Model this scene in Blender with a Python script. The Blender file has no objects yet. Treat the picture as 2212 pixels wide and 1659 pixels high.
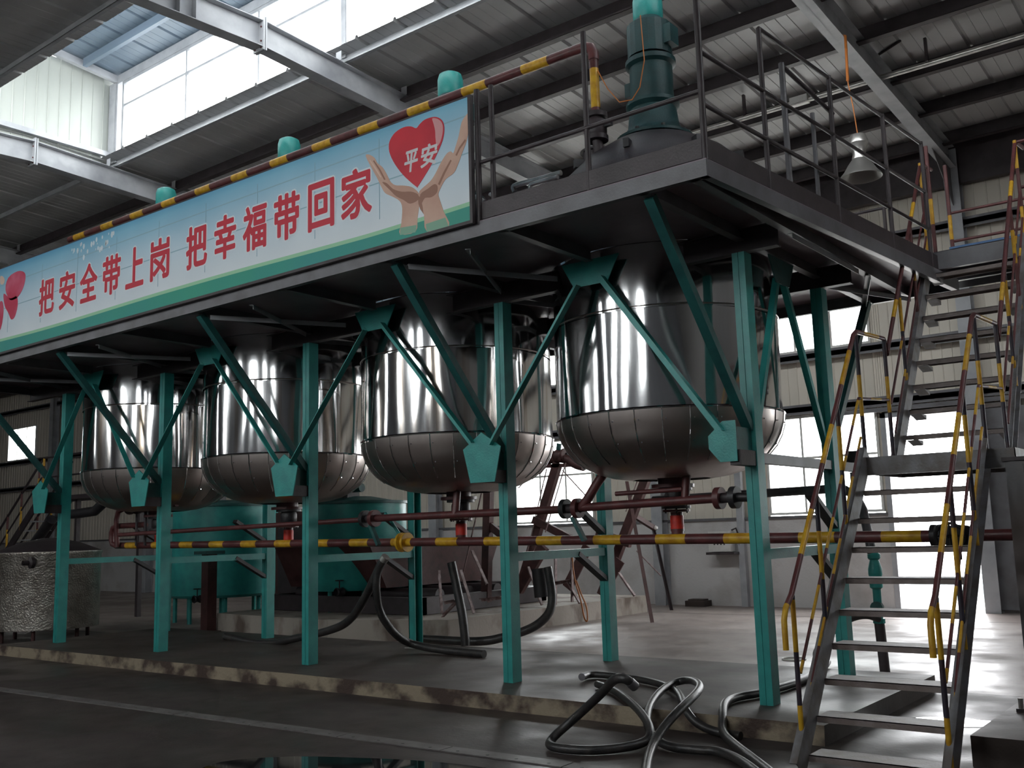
import bpy, math, random
from mathutils import Vector, Matrix, noise
random.seed(7)
S = bpy.context.scene
C = S.collection
PI = math.pi

# ---------------------------------------------------------------- camera
def set_camera():
    yaw, pitch, roll = 0.65983, 0.14934, -0.02869
    f = Vector((-math.sin(yaw)*math.cos(pitch), math.cos(yaw)*math.cos(pitch), math.sin(pitch)))
    r = Vector((math.cos(yaw), math.sin(yaw), 0)); u = r.cross(f)
    r2 = math.cos(roll)*r + math.sin(roll)*u; u2 = -math.sin(roll)*r + math.cos(roll)*u
    cd = bpy.data.cameras.new('camera'); cam = bpy.data.objects.new('camera', cd); C.objects.link(cam)
    M = Matrix((r2, u2, -f)).transposed().to_4x4(); M.translation = (3.626, -8.131, 1.65)
    cam.matrix_world = M
    cd.sensor_width = 36; cd.lens = 36*2140.2/2212; cd.clip_start = 0.05; cd.clip_end = 400
    S.camera = cam
set_camera()
# ---------------------------------------------------------------- sky and exposure
W = bpy.data.worlds.new('overcast_sky'); S.world = W; W.use_nodes = True
bgn = W.node_tree.nodes['Background']
bgn.inputs[0].default_value = (0.975, 0.98, 1.0, 1); bgn.inputs[1].default_value = 19.0
S.view_settings.view_transform = 'Standard'; S.view_settings.look = 'None'
S.view_settings.gamma = 1; S.view_settings.use_curve_mapping = False
S.view_settings.exposure = -0.35
S.cycles.max_bounces = 8; S.cycles.diffuse_bounces = 4; S.cycles.glossy_bounces = 4
S.cycles.transparent_max_bounces = 12; S.cycles.sample_clamp_indirect = 12
S.cycles.caustics_reflective = False; S.cycles.caustics_refractive = False
def portal(loc, rot, sx, sy):           # daylight portal in a window opening: guides sky sampling, gives no light itself
    l = bpy.data.lights.new('window_portal', 'AREA'); l.shape = 'RECTANGLE'; l.size = sx; l.size_y = sy
    l.cycles.is_portal = True
    o = bpy.data.objects.new('window_portal', l); C.objects.link(o); o.location = loc; o.rotation_euler = rot
for k in range(3):
    portal((-12.3+k*6.5, 2.35, 10.05), (-PI/2, 0, 0), 6.4, 1.6)
    portal((-12.3+k*6.5, -1.55, 10.05), (PI/2, 0, 0), 6.4, 1.6)
for k in range(4):
    portal((-1.35-k*6.7, -10.95, 5.95), (PI/2, 0, 0), 5.2, 3.4)
portal((5.8, 11.95, 2.85), (-PI/2, 0, 0), 2.4, 2.1)
for k in range(2):
    portal((-3.8-k*6.7, 11.95, 4.2), (-PI/2, 0, 0), 2.6, 5.0)
portal((-1.7, 11.95, 1.85), (-PI/2, 0, 0), 1.6, 3.7)

# ---------------------------------------------------------------- mesh building
class MB:
    def __init__(s): s.v=[]; s.f=[]; s.m=[]
    def add(s, vs, fs, mi=0):
        b=len(s.v); s.v+= [tuple(p) for p in vs]; s.f+= [tuple(b+i for i in f) for f in fs]; s.m+= [mi]*len(fs); return s
    def box(s, x0,x1,y0,y1,z0,z1, mi=0):
        vs=[(x0,y0,z0),(x1,y0,z0),(x1,y1,z0),(x0,y1,z0),(x0,y0,z1),(x1,y0,z1),(x1,y1,z1),(x0,y1,z1)]
        return s.add(vs,[(0,3,2,1),(4,5,6,7),(0,1,5,4),(1,2,6,5),(2,3,7,6),(3,0,4,7)],mi)
    def bar(s, p, q, w, h, up=(0,0,1), mi=0):          # rectangular bar from p to q
        p=Vector(p); q=Vector(q); d=(q-p).normalized(); u=Vector(up)
        a=d.cross(u)
        if a.length<1e-4: a=d.cross(Vector((0,1,0)))
        a.normalize(); b=a.cross(d).normalized(); a*=w/2; b*=h/2
        vs=[p-a-b,p+a-b,p+a+b,p-a+b,q-a-b,q+a-b,q+a+b,q-a+b]
        return s.add(vs,[(0,3,2,1),(4,5,6,7),(0,1,5,4),(1,2,6,5),(2,3,7,6),(3,0,4,7)],mi)
    def angle(s, p, q, w, t=0.008, up=(0,0,1), mi=0):   # L-section
        p=Vector(p); q=Vector(q); d=(q-p).normalized(); u=Vector(up); a=d.cross(u)
        if a.length<1e-4: a=d.cross(Vector((0,1,0)))
        a.normalize(); b=a.cross(d).normalized()
        s.bar(p, q, w, t, up, mi); o=a*(w/2-t/2)-b*(w/2); return s.bar(p+o, q+o, t, w, up, mi)
    def path(s, pts, r, n=10, mi=0, mats=None, caps=True):
        pts=[Vector(p) for p in pts]; N=len(pts)
        T=[(pts[min(i+1,N-1)]-pts[max(i-1,0)]).normalized() for i in range(N)]
        a=T[0].orthogonal().normalized(); rings=[]; b0=len(s.v)
        for i in range(N):
            a=(a-T[i]*a.dot(T[i]))
            a = a.normalized() if a.length>1e-6 else T[i].orthogonal().normalized()
            b=T[i].cross(a); rr = r[i] if isinstance(r,(list,tuple)) else r
            for k in range(n):
                t=2*PI*k/n; s.v.append(tuple(pts[i]+a*math.cos(t)*rr+b*math.sin(t)*rr))
        for i in range(N-1):
            for k in range(n):
                s.f.append((b0+i*n+k,b0+i*n+(k+1)%n,b0+(i+1)*n+(k+1)%n,b0+(i+1)*n+k)); s.m.append(mats[i] if mats else mi)
        if caps:
            s.f.append(tuple(b0+k for k in reversed(range(n)))); s.m.append(mats[0] if mats else mi)
            s.f.append(tuple(b0+(N-1)*n+k for k in range(n))); s.m.append(mats[-1] if mats else mi)
        return s
    def tube(s, p, q, r, n=10, mi=0): return s.path([p,q],r,n,mi)
    def striped(s, pts, r, a, b, n=10, off=0.0):        # painted bands: a metres of slot 0, b metres of slot 1
        out=[Vector(pts[0])]; mats=[]; d=off; per=a+b
        for i in range(len(pts)-1):
            p=Vector(pts[i]); q=Vector(pts[i+1]); L=(q-p).length; x=0
            while x<L-1e-4:
                ph=d%per; slot=0 if ph<a-1e-6 else 1; step=(a-ph) if slot==0 else (per-ph)
                step=min(max(step,1e-3),L-x); x+=step; d+=step; out.append(p+(q-p)*(x/L)); mats.append(slot)
        return s.path(out,r,n,mats=mats)
    def lathe(s, prof, n=32, o=(0,0,0), mi=0, a0=0, a1=2*PI, jit=None):
        full=abs(a1-a0-2*PI)<1e-6; m=n if full else n+1; b=len(s.v)
        for (r,z) in prof:
            for k in range(m):
                t=a0+(a1-a0)*k/n; rr=r+(jit(t,z) if jit else 0)
                s.v.append((o[0]+rr*math.cos(t),o[1]+rr*math.sin(t),o[2]+z))
        for i in range(len(prof)-1):
            for k in range(n):
                k2=(k+1)%m
                s.f.append((b+i*m+k,b+i*m+k2,b+(i+1)*m+k2,b+(i+1)*m+k)); s.m.append(mi)
        return s
    def disc(s, r, z, n=32, o=(0,0,0), mi=0):
        b=len(s.v)
        for k in range(n): s.v.append((o[0]+r*math.cos(2*PI*k/n),o[1]+r*math.sin(2*PI*k/n),o[2]+z))
        s.f.append(tuple(range(b,b+n))); s.m.append(mi); return s
    def prism(s, poly, axis, t0, t1, mi=0):            # 2D polygon pushed along an axis
        def P(u,v,t): return {'X':(t,u,v),'Y':(u,t,v),'Z':(u,v,t)}[axis]
        n=len(poly); vs=[P(u,v,t0) for u,v in poly]+[P(u,v,t1) for u,v in poly]
        fs=[tuple(reversed(range(n))),tuple(range(n,2*n))]+[(i,(i+1)%n,n+(i+1)%n,n+i) for i in range(n)]
        return s.add(vs,fs,mi)
    def sweep(s, poly, axis, t0, t1, mi=0):            # open profile pushed along an axis (thin sheet)
        def P(u,v,t): return {'X':(t,u,v),'Y':(u,t,v),'Z':(u,v,t)}[axis]
        n=len(poly); vs=[P(u,v,t0) for u,v in poly]+[P(u,v,t1) for u,v in poly]
        return s.add(vs,[(i,i+1,n+i+1,n+i) for i in range(n-1)],mi)
    def mesh(s, name, mats, smooth=False):
        me=bpy.data.meshes.new(name); me.from_pydata(s.v,[],s.f)
        for m in (mats if isinstance(mats,(list,tuple)) else [mats]): me.materials.append(m)
        me.polygons.foreach_set('material_index', s.m)
        if smooth: me.polygons.foreach_set('use_smooth',[True]*len(s.f))
        me.update()
        if smooth: 
            try: me.set_sharp_from_angle(angle=math.radians(40))
            except Exception: pass
        return me
    def build(s, name, mats, parent=None, smooth=False, label=None):
        return put(s.mesh(name,mats,smooth), name, parent, label)
def put(me, name, parent=None, label=None, loc=None):
    o=bpy.data.objects.new(name, me); C.objects.link(o)
    if loc is not None: o.location=loc
    if parent is not None:
        o.parent=parent
        if parent.type=='EMPTY': o.matrix_parent_inverse=Matrix.Translation(-parent.location)
    if label: o['label']=label
    return o
def tag(o, label=None, cat=None, group=None, kind=None):
    if label: o['label']=label
    if cat: o['category']=cat
    if group: o['group']=group
    if kind: o['kind']=kind
    return o
def thing(name, label, cat, loc=(0,0,0), group=None, kind=None):
    o=bpy.data.objects.new(name,None); C.objects.link(o); o.location=loc; o.empty_display_size=.2
    return tag(o,label,cat,group,kind)
def struct(name, label=None): return tag(thing(name,label,None),kind='structure')
def dup(root, loc, label=None):
    def rec(o,par):
        c=o.copy(); C.objects.link(c)
        if par is not None: c.parent=par
        for ch in list(o.children): rec(ch,c)
        return c
    r=rec(root,None); r.location=loc
    if label: r['label']=label
    return r

# ---------------------------------------------------------------- materials
def mat(name, c1, c2=None, rough=.6, metal=0., scale=4., stretch=(1,1,1), bump=0., bscale=None, bstretch=None, lo=.4, hi=.65, rough2=None, spec=.5, coat=0, detail=4):
    m=bpy.data.materials.new(name); m.use_nodes=True; nt=m.node_tree; N=nt.nodes; L=nt.links; p=N['Principled BSDF']
    p.inputs['Roughness'].default_value=rough; p.inputs['Metallic'].default_value=metal
    p.inputs['Base Color'].default_value=(*c1,1); p.inputs['Specular IOR Level'].default_value=spec
    if coat: p.inputs['Coat Weight'].default_value=coat
    tc=N.new('ShaderNodeTexCoord')
    def nz(sc,st,det=detail):
        mp=N.new('ShaderNodeMapping'); mp.inputs['Scale'].default_value=st; L.new(tc.outputs['Object'],mp.inputs[0])
        n=N.new('ShaderNodeTexNoise'); n.inputs['Scale'].default_value=sc; n.inputs['Detail'].default_value=det; L.new(mp.outputs[0],n.inputs['Vector']); return n
    if c2 is not None:
        n=nz(scale,stretch); rp=N.new('ShaderNodeValToRGB'); rp.color_ramp.elements[0].position=lo; rp.color_ramp.elements[1].position=hi
        rp.color_ramp.elements[0].color=(*c1,1); rp.color_ramp.elements[1].color=(*c2,1)
        L.new(n.outputs['Fac'],rp.inputs[0]); L.new(rp.outputs[0],p.inputs['Base Color'])
        if rough2 is not None:
            mr=N.new('ShaderNodeMapRange'); mr.inputs[1].default_value=lo; mr.inputs[2].default_value=hi; mr.inputs[3].default_value=rough; mr.inputs[4].default_value=rough2
            L.new(n.outputs['Fac'],mr.inputs[0]); L.new(mr.outputs[0],p.inputs['Roughness'])
    if bump:
        n=nz(bscale or scale*3, bstretch or stretch); b=N.new('ShaderNodeBump'); b.inputs['Strength'].default_value=bump; b.inputs['Distance'].default_value=.02
        L.new(n.outputs['Fac'],b.inputs['Height']); L.new(b.outputs[0],p.inputs['Normal'])
    return m
M={}
M['teal']=mat('teal_paint',(.034,.330,.300),(.026,.255,.240),.38,scale=6,bump=.12,bscale=60,lo=.35,hi=.7)
M['teal_dark']=mat('dark_teal_paint',(.018,.105,.100),(.012,.07,.07),.45,scale=6,bump=.1,bscale=60)
M['motor_teal']=mat('dark_motor_paint',(.010,.052,.054),(.007,.036,.038),.5,scale=6,bump=.15,bscale=50)
M['steel_grey']=mat('grey_steel_paint',(.150,.148,.160),(.105,.100,.105),.42,scale=3,bump=.08,bscale=50)
M['steel_light']=mat('light_grey_steel_paint',(.40,.41,.43),(.31,.32,.34),.45,scale=3,bump=.05,bscale=40)
M['steel_stair']=mat('stair_steel_paint',(.215,.215,.225),(.14,.12,.11),.5,scale=7,bump=.12,bscale=60)
M['tread']=mat('rusty_tread_steel',(.19,.15,.135),(.24,.20,.19),.55,scale=9,bump=.2,bscale=70)
M['dark_steel']=mat('dark_brown_steel',(.050,.038,.042),(.032,.024,.026),.5,scale=5,bump=.1,bscale=50)
M['deck']=mat('dark_deck_plate',(.24,.185,.22),(.18,.14,.16),.42,scale=2.5,bump=.08,bscale=30)
M['galv']=mat('galvanised_pipe',(.62,.60,.57),(.42,.40,.38),.33,metal=.85,scale=8)
M['stainless']=mat('stainless_sheet',(.66,.66,.67),(.60,.60,.60),.07,metal=1,scale=1.6,stretch=(3,3,.25),bump=.05,bscale=3,bstretch=(2.2,2.2,.35),rough2=.15)
M['stainless_dull']=mat('dull_stainless_sheet',(.56,.50,.475),(.46,.40,.37),.28,metal=1,scale=2.5,bump=.05,bscale=6,rough2=.36)
M['dimpled']=mat('dimpled_stainless',(.74,.69,.63),(.50,.45,.40),.36,metal=1,scale=5,bump=.7,bscale=34)
M['brown']=mat('red_brown_pipe_paint',(.125,.034,.034),(.080,.024,.024),.42,scale=9,bump=.08,bscale=50)
M['brown_frame']=mat('brown_rusty_frame',(.085,.032,.030),(.055,.022,.02),.55,scale=7,bump=.15,bscale=50)
M['pink_edge']=mat('worn_pinkish_angle',(.33,.24,.235),(.15,.08,.075),.55,scale=12)
M['yellow']=mat('yellow_band_paint',(.66,.38,.022),(.50,.25,.015),.42,scale=12,bump=.1,bscale=60)
M['band_black']=mat('blue_black_band_paint',(.030,.028,.045),(.055,.03,.035),.45,scale=8)
M['red']=mat('red_paint',(.66,.035,.018),(.40,.02,.015),.45,scale=9)
M['black']=mat('black_iron',(.018,.017,.020),(.03,.027,.028),.45,scale=8,bump=.1,bscale=40)
M['rubber']=mat('black_rubber_hose',(.028,.027,.028),(.05,.045,.042),.38,scale=14,bump=.15,bscale=80)
M['orange']=mat('orange_cord',(.55,.17,.03),rough=.5)
M['white']=mat('white_paint',(.70,.69,.66),(.60,.58,.55),.5,scale=6)
M['wall_panel']=mat('beige_wall_sheet',(.70,.645,.56),(.62,.57,.49),.5,scale=.8,stretch=(1,1,.4))
M['white_panel']=mat('white_green_wall_sheet',(.42,.44,.405),(.36,.38,.35),.45,scale=.8,stretch=(1,1,.4))
M['roof_sheet']=mat('grey_roof_sheet',(.46,.46,.46),(.38,.38,.38),.4,scale=.7,bump=.03,bscale=12)
M['roof_blue']=mat('blue_grey_roof_sheet',(.16,.21,.27),(.13,.175,.225),.45,scale=.7)
M['front_sheet']=mat('dark_grey_wall_sheet',(.17,.175,.19),(.13,.135,.15),.5,scale=.8)
M['side_sheet']=mat('grey_wall_sheet',(.26,.25,.24),(.21,.20,.19),.5,scale=.8)
M['plaster']=mat('dirty_plaster',(.58,.565,.56),(.34,.31,.29),.8,scale=1.1,bump=.25,bscale=25,lo=.48,hi=.78)
M['outside']=mat('outdoor_concrete',(.50,.48,.45),(.42,.40,.38),.85,scale=1.)
M['glass']=bpy.data.materials.new('window_glass')
def glassmat(m):
    m.use_nodes=True; nt=m.node_tree; N=nt.nodes; L=nt.links; N.remove(N['Principled BSDF']); out=N['Material Output']
    t=N.new('ShaderNodeBsdfTransparent'); t.inputs[0].default_value=(.93,.95,.95,1)
    g=N.new('ShaderNodeBsdfGlossy'); g.inputs['Roughness'].default_value=.05
    tr=N.new('ShaderNodeBsdfTranslucent'); tr.inputs[0].default_value=(.8,.82,.8,1)
    tc=N.new('ShaderNodeTexCoord'); nz=N.new('ShaderNodeTexNoise'); nz.inputs['Scale'].default_value=3; L.new(tc.outputs['Object'],nz.inputs['Vector'])
    mr=N.new('ShaderNodeMapRange'); mr.inputs[3].default_value=.1; mr.inputs[4].default_value=.35; L.new(nz.outputs['Fac'],mr.inputs[0])
    m1=N.new('ShaderNodeMixShader'); L.new(mr.outputs[0],m1.inputs[0]); L.new(t.outputs[0],m1.inputs[1]); L.new(tr.outputs[0],m1.inputs[2])
    m2=N.new('ShaderNodeMixShader'); m2.inputs[0].default_value=.05; L.new(m1.outputs[0],m2.inputs[1]); L.new(g.outputs[0],m2.inputs[2])
    L.new(m2.outputs[0],out.inputs[0])
glassmat(M['glass'])
def floormat(name,c1,c2,c3,wet):
    m=bpy.data.materials.new(name); m.use_nodes=True; nt=m.node_tree; N=nt.nodes; L=nt.links; p=N['Principled BSDF']
    tc=N.new('ShaderNodeTexCoord')
    def nz(sc,det=5,st=(1,1,1)):
        mp=N.new('ShaderNodeMapping'); mp.inputs['Scale'].default_value=st; L.new(tc.outputs['Object'],mp.inputs[0])
        n=N.new('ShaderNodeTexNoise'); n.inputs['Scale'].default_value=sc; n.inputs['Detail'].default_value=det; n.inputs['Roughness'].default_value=.6; L.new(mp.outputs[0],n.inputs['Vector']); return n
    a=nz(.8,6,(.5,1.4,1)); r=N.new('ShaderNodeValToRGB'); e=r.color_ramp.elements; e[0].position=.3; e[0].color=(*c1,1); e[1].position=.72; e[1].color=(*c2,1)
    L.new(a.outputs['Fac'],r.inputs[0])
    b=nz(5,6); mx=N.new('ShaderNodeMix'); mx.data_type='RGBA'; mx.blend_type='MIX'
    mr=N.new('ShaderNodeMapRange'); mr.inputs[1].default_value=.52; mr.inputs[2].default_value=.75; mr.inputs[4].default_value=.7; L.new(b.outputs['Fac'],mr.inputs[0])
    L.new(mr.outputs[0],mx.inputs['Factor']); L.new(r.outputs[0],mx.inputs['A']); mx.inputs['B'].default_value=(*c3,1)
    L.new(mx.outputs['Result'],p.inputs['Base Color'])
    w=nz(.55,3); wr=N.new('ShaderNodeMapRange'); wr.inputs[1].default_value=.42; wr.inputs[2].default_value=.62; wr.inputs[3].default_value=wet; wr.inputs[4].default_value=.72
    L.new(w.outputs['Fac'],wr.inputs[0]); L.new(wr.outputs[0],p.inputs['Roughness'])
    bp=N.new('ShaderNodeBump'); bp.inputs['Strength'].default_value=.25; bp.inputs['Distance'].default_value=.01; c=nz(22,5); L.new(c.outputs['Fac'],bp.inputs['Height']); L.new(bp.outputs[0],p.inputs['Normal'])
    return m
M['floor']=floormat('oily_dark_concrete_floor',(.038,.028,.026),(.078,.061,.055),(.020,.015,.014),.38)
M['floor_pale']=floormat('doorlit_pale_concrete_floor',(.22,.182,.167),(.35,.298,.272),(.13,.106,.098),.34)  # paler concrete at the back, doorway light partly put into its colour
M['plinth_top']=floormat('dark_plinth_concrete',(.044,.031,.027),(.080,.060,.050),(.026,.019,.017),.45)
M['plinth_face']=mat('stained_cream_edge_paint',(.30,.245,.175),(.060,.038,.030),.8,scale=3.0,stretch=(1,1,1.2),bump=.5,bscale=24,lo=.42,hi=.58,detail=9)
M['curb']=mat('weathered_cream_concrete',(.37,.33,.29),(.15,.115,.095),.8,scale=2.2,stretch=(1,1,.6),bump=.4,bscale=20,lo=.5,hi=.66,detail=8)

# ================================================================ THE HALL
FR=[-.75-6.7*k for k in range(-1,7)]          # frame lines
def sheet_z(y): return 9.32-.045*abs(y-.4)     # underside of the roof sheets
def beam_b(y): return 8.72-.045*abs(y-.4)      # underside of the rafters
YB, YF, XL, XR = 11.5, -10.7, -42.0, 9.0
fl=struct('floor'); 
b=MB(); b.add([(XL,YF,0),(XR,YF,0),(XR,2.35,0),(XL,2.35,0)],[(0,1,2,3)]); b.build('concrete_slab',M['floor'],fl)
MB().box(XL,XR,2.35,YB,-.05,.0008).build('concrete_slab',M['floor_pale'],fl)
for yy,x0,x1 in ((9.6,-7,4.5),(5.6,1,6)):      # joints cut in the slab
    MB().box(x0,x1,yy-.008,yy+.008,0.0005,.003).build('slab_joint',M['black'],fl)
g=MB(); g.add([(-60,11.76,-.03),(40,11.76,-.03),(40,60,-.03),(-60,60,-.03)],[(0,1,2,3)])
g.add([(-60,-60,-.03),(40,-60,-.03),(40,-10.96,-.03),(-60,-10.96,-.03)],[(0,1,2,3)]); tag(g.build('ground',M['outside']),kind='structure')
# plinth under the columns: dark top, stained cream front edge, front edge a little uneven
pl=MB(); xs=[-12.6+ .35*i for i in range(39)]; xs=[x for x in xs if x<.66]+[.66]
def ed(x): return -.60+.012*noise.noise(Vector((x*2.1,0,0)))
vs=[];fs=[];mi=[]
for x in xs: vs+= [(x,ed(x),0),(x,ed(x)+.012,.15),(x,2.35,.15),(x,2.35,0)]
pl.v=[tuple(v) for v in vs]
for i in range(len(xs)-1):
    a=4*i; c=a+4
    pl.f+=[(a,c,c+1,a+1),(a+1,c+1,c+2,a+2),(a+2,c+2,c+3,a+3)]; pl.m+=[0,1,0]
pl.f+=[(0,1,2,3),tuple(4*(len(xs)-1)+k for k in (0,3,2,1))]; pl.m+=[0,1]
tag(pl.build('floor_plinth',[M['plinth_face'],M['plinth_top']]),kind='structure')
cb=MB(); cb.prism([(-12.4,3.35),(-9.0,3.05),(-7.0,3.75),(-6.85,9.6),(-12.4,9.6)],'Z',0,.33)
tag(cb.build('floor_machine_base',M['curb']),kind='structure')
# ---- roof
ceil=struct('ceiling')
PW=.82
def sheet_profile(w):
    p=[]; r=.045
    for (u,h) in ((0,0),(.02,r),(.055,r),(.075,0),(.22,0),(.228,.008),(.236,0),(.40,0),(.408,.008),(.416,0),(.58,0),(.588,.008),(.596,0),(w,0)): p.append((u,h))
    return p
def roof_mesh(name,y0,y1,mt):
    pr=sheet_profile(PW); m=MB(); n=len(pr)
    vs=[(u,y,sheet_z(y)+h) for y in (y0,y1) for u,h in pr]
    m.add(vs,[(i,i+1,n+i+1,n+i) for i in range(n-1)]); return m.mesh(name,mt)
rb=roof_mesh('roof_sheet_back',1.78,YB+.2,M['roof_sheet']); rf=roof_mesh('roof_sheet_front',YF-.2,-.95,M['roof_sheet'])
rb2=roof_mesh('roof_sheet_back_full',.4,YB+.2,M['roof_sheet']); rf2=roof_mesh('roof_sheet_front_full',YF-.2,.4,M['roof_sheet'])
k=0; x=XL-.2
while x<XR:
    full=x+PW<-14.0
    put(rb2 if full else rb,'roof_sheet',ceil,loc=(x,0,0)); put(rf2 if full else rf,'roof_sheet',ceil,loc=(x,0,0)); x+=PW
# purlins (Z sections)
def purlin(y, mt=None, x0=XL, x1=XR, h=.27, w=.12):
    z=sheet_z(y); m=MB(); m.box(x0,x1,y-.003,y+.003,z-h,z); m.box(x0,x1,y-w,y,z-h,z-h+.006); m.box(x0,x1,y,y+.06,z-.006,z); m.box(x0,x1,y-w,y-w+.006,z-h,z-h+.03)
    m.build('purlin',mt or M['steel_light'],ceil)
purlin(2.05,M['steel_light'],h=.15,w=.06)
for y in (3.4,4.8,6.3,7.9,9.4,10.9): purlin(y,M['dark_steel'])  # same paint as by the opening; shade put into a darker colour
purlin(-1.25,M['steel_light'],h=.15,w=.06)
for y in (-2.6,-4.1,-5.6,-7.1,-8.6,-10.1): purlin(y,M['dark_steel'])  # front slope likewise: shade put into the darker steel colour
# rafters: tapered I section with stiffeners and splice plates
def rafter(xc):
    m=MB(); w=.11; t=.012; Y=[-10.5,.4,11.2]
    for i in range(2):
        ya,yb=Y[i],Y[i+1]
        def q(x0,x1,za0,za1,zb0,zb1):
            m.add([(x0,ya,za0),(x1,ya,za0),(x1,yb,zb0),(x0,yb,zb0),(x0,ya,za1),(x1,ya,za1),(x1,yb,zb1),(x0,yb,zb1)],[(0,3,2,1),(4,5,6,7),(0,1,5,4),(1,2,6,5),(2,3,7,6),(3,0,4,7)])
        a,b_=beam_b(ya),beam_b(yb); ta,tb=sheet_z(ya)-.19,sheet_z(yb)-.19
        q(xc-.005,xc+.005,a,ta,b_,tb); q(xc-w,xc+w,a,a+t,b_,b_+t); q(xc-w,xc+w,ta-t,ta,tb-t,tb)
    o=m.build('rafter',M['steel_light'],ceil)
    s=MB(); z0,z1=beam_b(.4)-.05,sheet_z(.4)-.19
    s.box(xc-.12,xc+.12,.36,.385,z0,z1+.06); s.box(xc-.12,xc+.12,.40,.425,z0,z1+.06)
    s.build('splice_plate',M['steel_light'],o)
    bo=MB()
    for zz in (z0+.04,z0+.14,z1-.1,z1): 
        for dx in (-.07,.07): bo.tube((xc+dx,.345,zz),(xc+dx,.44,zz),.014,6)
    bo.build('splice_bolts',M['brown'],o)
    for yy in (-.75,-1.0): MB().box(xc,xc+.1,yy-.006,yy+.006,beam_b(yy)+.01,sheet_z(yy)-.2).build('stiffener',M['steel_light'],o)
    for yy in (1.94,3.4,-1.14): MB().box(xc+.02,xc+.14,yy-.10,yy-.09,sheet_z(yy)-.19,sheet_z(yy)-.04).build('purlin_cleat',M['steel_light'],o)
for xc in FR: rafter(xc)
# tie rods crossing between purlins, seen at the right
for (p,q) in (((-0.901,7.338,9.000),(-0.326,6.997,9.000)),): MB().tube(p,q,.02,8).build('tie_rod',M['dark_steel'],ceil)
# ---- roof monitor (raised glazed strip)
MX0,MX1=-14.1,XR; MY0,MY1=-1.28,2.06; MZ0,MZ1=9.30,10.86
mon=struct('ceiling_monitor')
mp=roof_mesh  # profile reused below
pr=sheet_profile(PW); n_=len(pr)
def mon_sheet(y0,y1,z0,z1):
    m=MB(); vs=[(u,y0,z0+h) for u,h in pr]+[(u,y1,z1+h) for u,h in pr]; m.add(vs,[(i,i+1,n_+i+1,n_+i) for i in range(n_-1)]); return m.mesh('monitor_sheet',M['roof_blue'])
ms1=mon_sheet(MY0-.35,.4,11.02,11.22); ms2=mon_sheet(.4,MY1+.35,11.22,11.02)
x=MX0-.3
while x<MX1: put(ms1,'monitor_sheet',mon,loc=(x,0,0)); put(ms2,'monitor_sheet',mon,loc=(x,0,0)); x+=PW
for y in (-.5,1.3): MB().box(MX0,MX1,y-.04,y+.04,10.96,11.12).build('monitor_purlin',M['roof_blue'],mon)
for y in (MY0,MY1): MB().box(MX0,MX1,y-.05,y+.05,10.86,11.04).build('eave_beam',M['steel_light'],mon)
for xc in FR:
    if xc>MX0-.2: MB().bar((xc,MY0,10.95),(xc,.4,11.1),.1,.14).bar((xc,.4,11.1),(xc,MY1,10.95),.1,.14).bar((xc,MY0,9.2),(xc,MY0,10.95),.1,.1,(0,1,0)).bar((xc,MY1,9.2),(xc,MY1,10.95),.1,.1,(0,1,0)).build('monitor_frame',M['steel_light'],mon)
# end wall of the monitor: ribbed sheets
def ribbed(w,n,d=.014):
    p=[]; s=w/n
    for i in range(n): p+=[(i*s,0),(i*s+s-.03,0),(i*s+s-.022,d),(i*s+s-.008,d)]
    return p+[(w,0)]
rw=ribbed(.9,4)
def wall_sheet(name,z0,z1,mt,along='X'):
    m=MB()
    if along=='X': m.sweep([(u,h) for u,h in rw],'Z',z0,z1)
    else: m.sweep([(h,u) for u,h in rw],'Z',z0,z1)
    return m.mesh(name,mt)
we=wall_sheet('end_sheet',9.12,11.1,M['white_panel'],'Y')
for i in range(4): put(we,'end_sheet',mon,loc=(MX0-.30,MY0-.2+.9*i,0))
MB().box(MX0-.28,MX0-.05,MY1-.07,MY1+.07,9.2,10.9).build('corner_post',M['steel_light'],mon)
MB().box(MX0-.24,MX0-.16,MY0,MY1,9.34,9.44).build('end_sill',M['steel_light'],mon)
# ---- windows
WN=[0]
def window(x0,x1,z0,z1,y,cols,rowz,mt=M['white'],fw=.05,axis_sign=-1):
    WN[0]+=1; w=struct('window_%d'%WN[0])
    f=MB(); d=.04
    f.box(x0,x1,y-d,y+d,z0,z0+fw).box(x0,x1,y-d,y+d,z1-fw,z1).box(x0,x0+fw,y-d,y+d,z0+fw,z1-fw).box(x1-fw,x1,y-d,y+d,z0+fw,z1-fw)
    f.build('window_frame',mt,w)
    xs=[x0+fw/2+(x1-x0-fw)*i/cols for i in range(cols+1)]; zs=[z0+fw/2]+list(rowz)+[z1-fw/2]
    for xx in xs[1:-1]: MB().box(xx-.022,xx+.022,y-.03,y+.03,z0+fw,z1-fw).build('mullion',mt,w)
    for zz in zs[1:-1]: MB().box(x0+fw,x1-fw,y-.028,y+.028,zz-.022,zz+.022).build('transom',mt,w)
    for i in range(cols):
        for j in range(len(zs)-1):
            MB().box(xs[i]+.02,xs[i+1]-.02,y-.003,y+.003,zs[j]+.02,zs[j+1]-.02).build('pane',M['glass'],w)
    return w
def run(a,b,st):
    x=a
    while x<b-.01: yield x,min(b,x+st); x+=st
for (a,b_) in run(-13.95,MX1,6.51):
    window(a,b_,MZ0,MZ1,MY1,3,(10.35,),M['steel_light'],.06)
    window(a,b_,MZ0,MZ1,MY0,3,(10.35,),M['steel_light'],.06)
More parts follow.
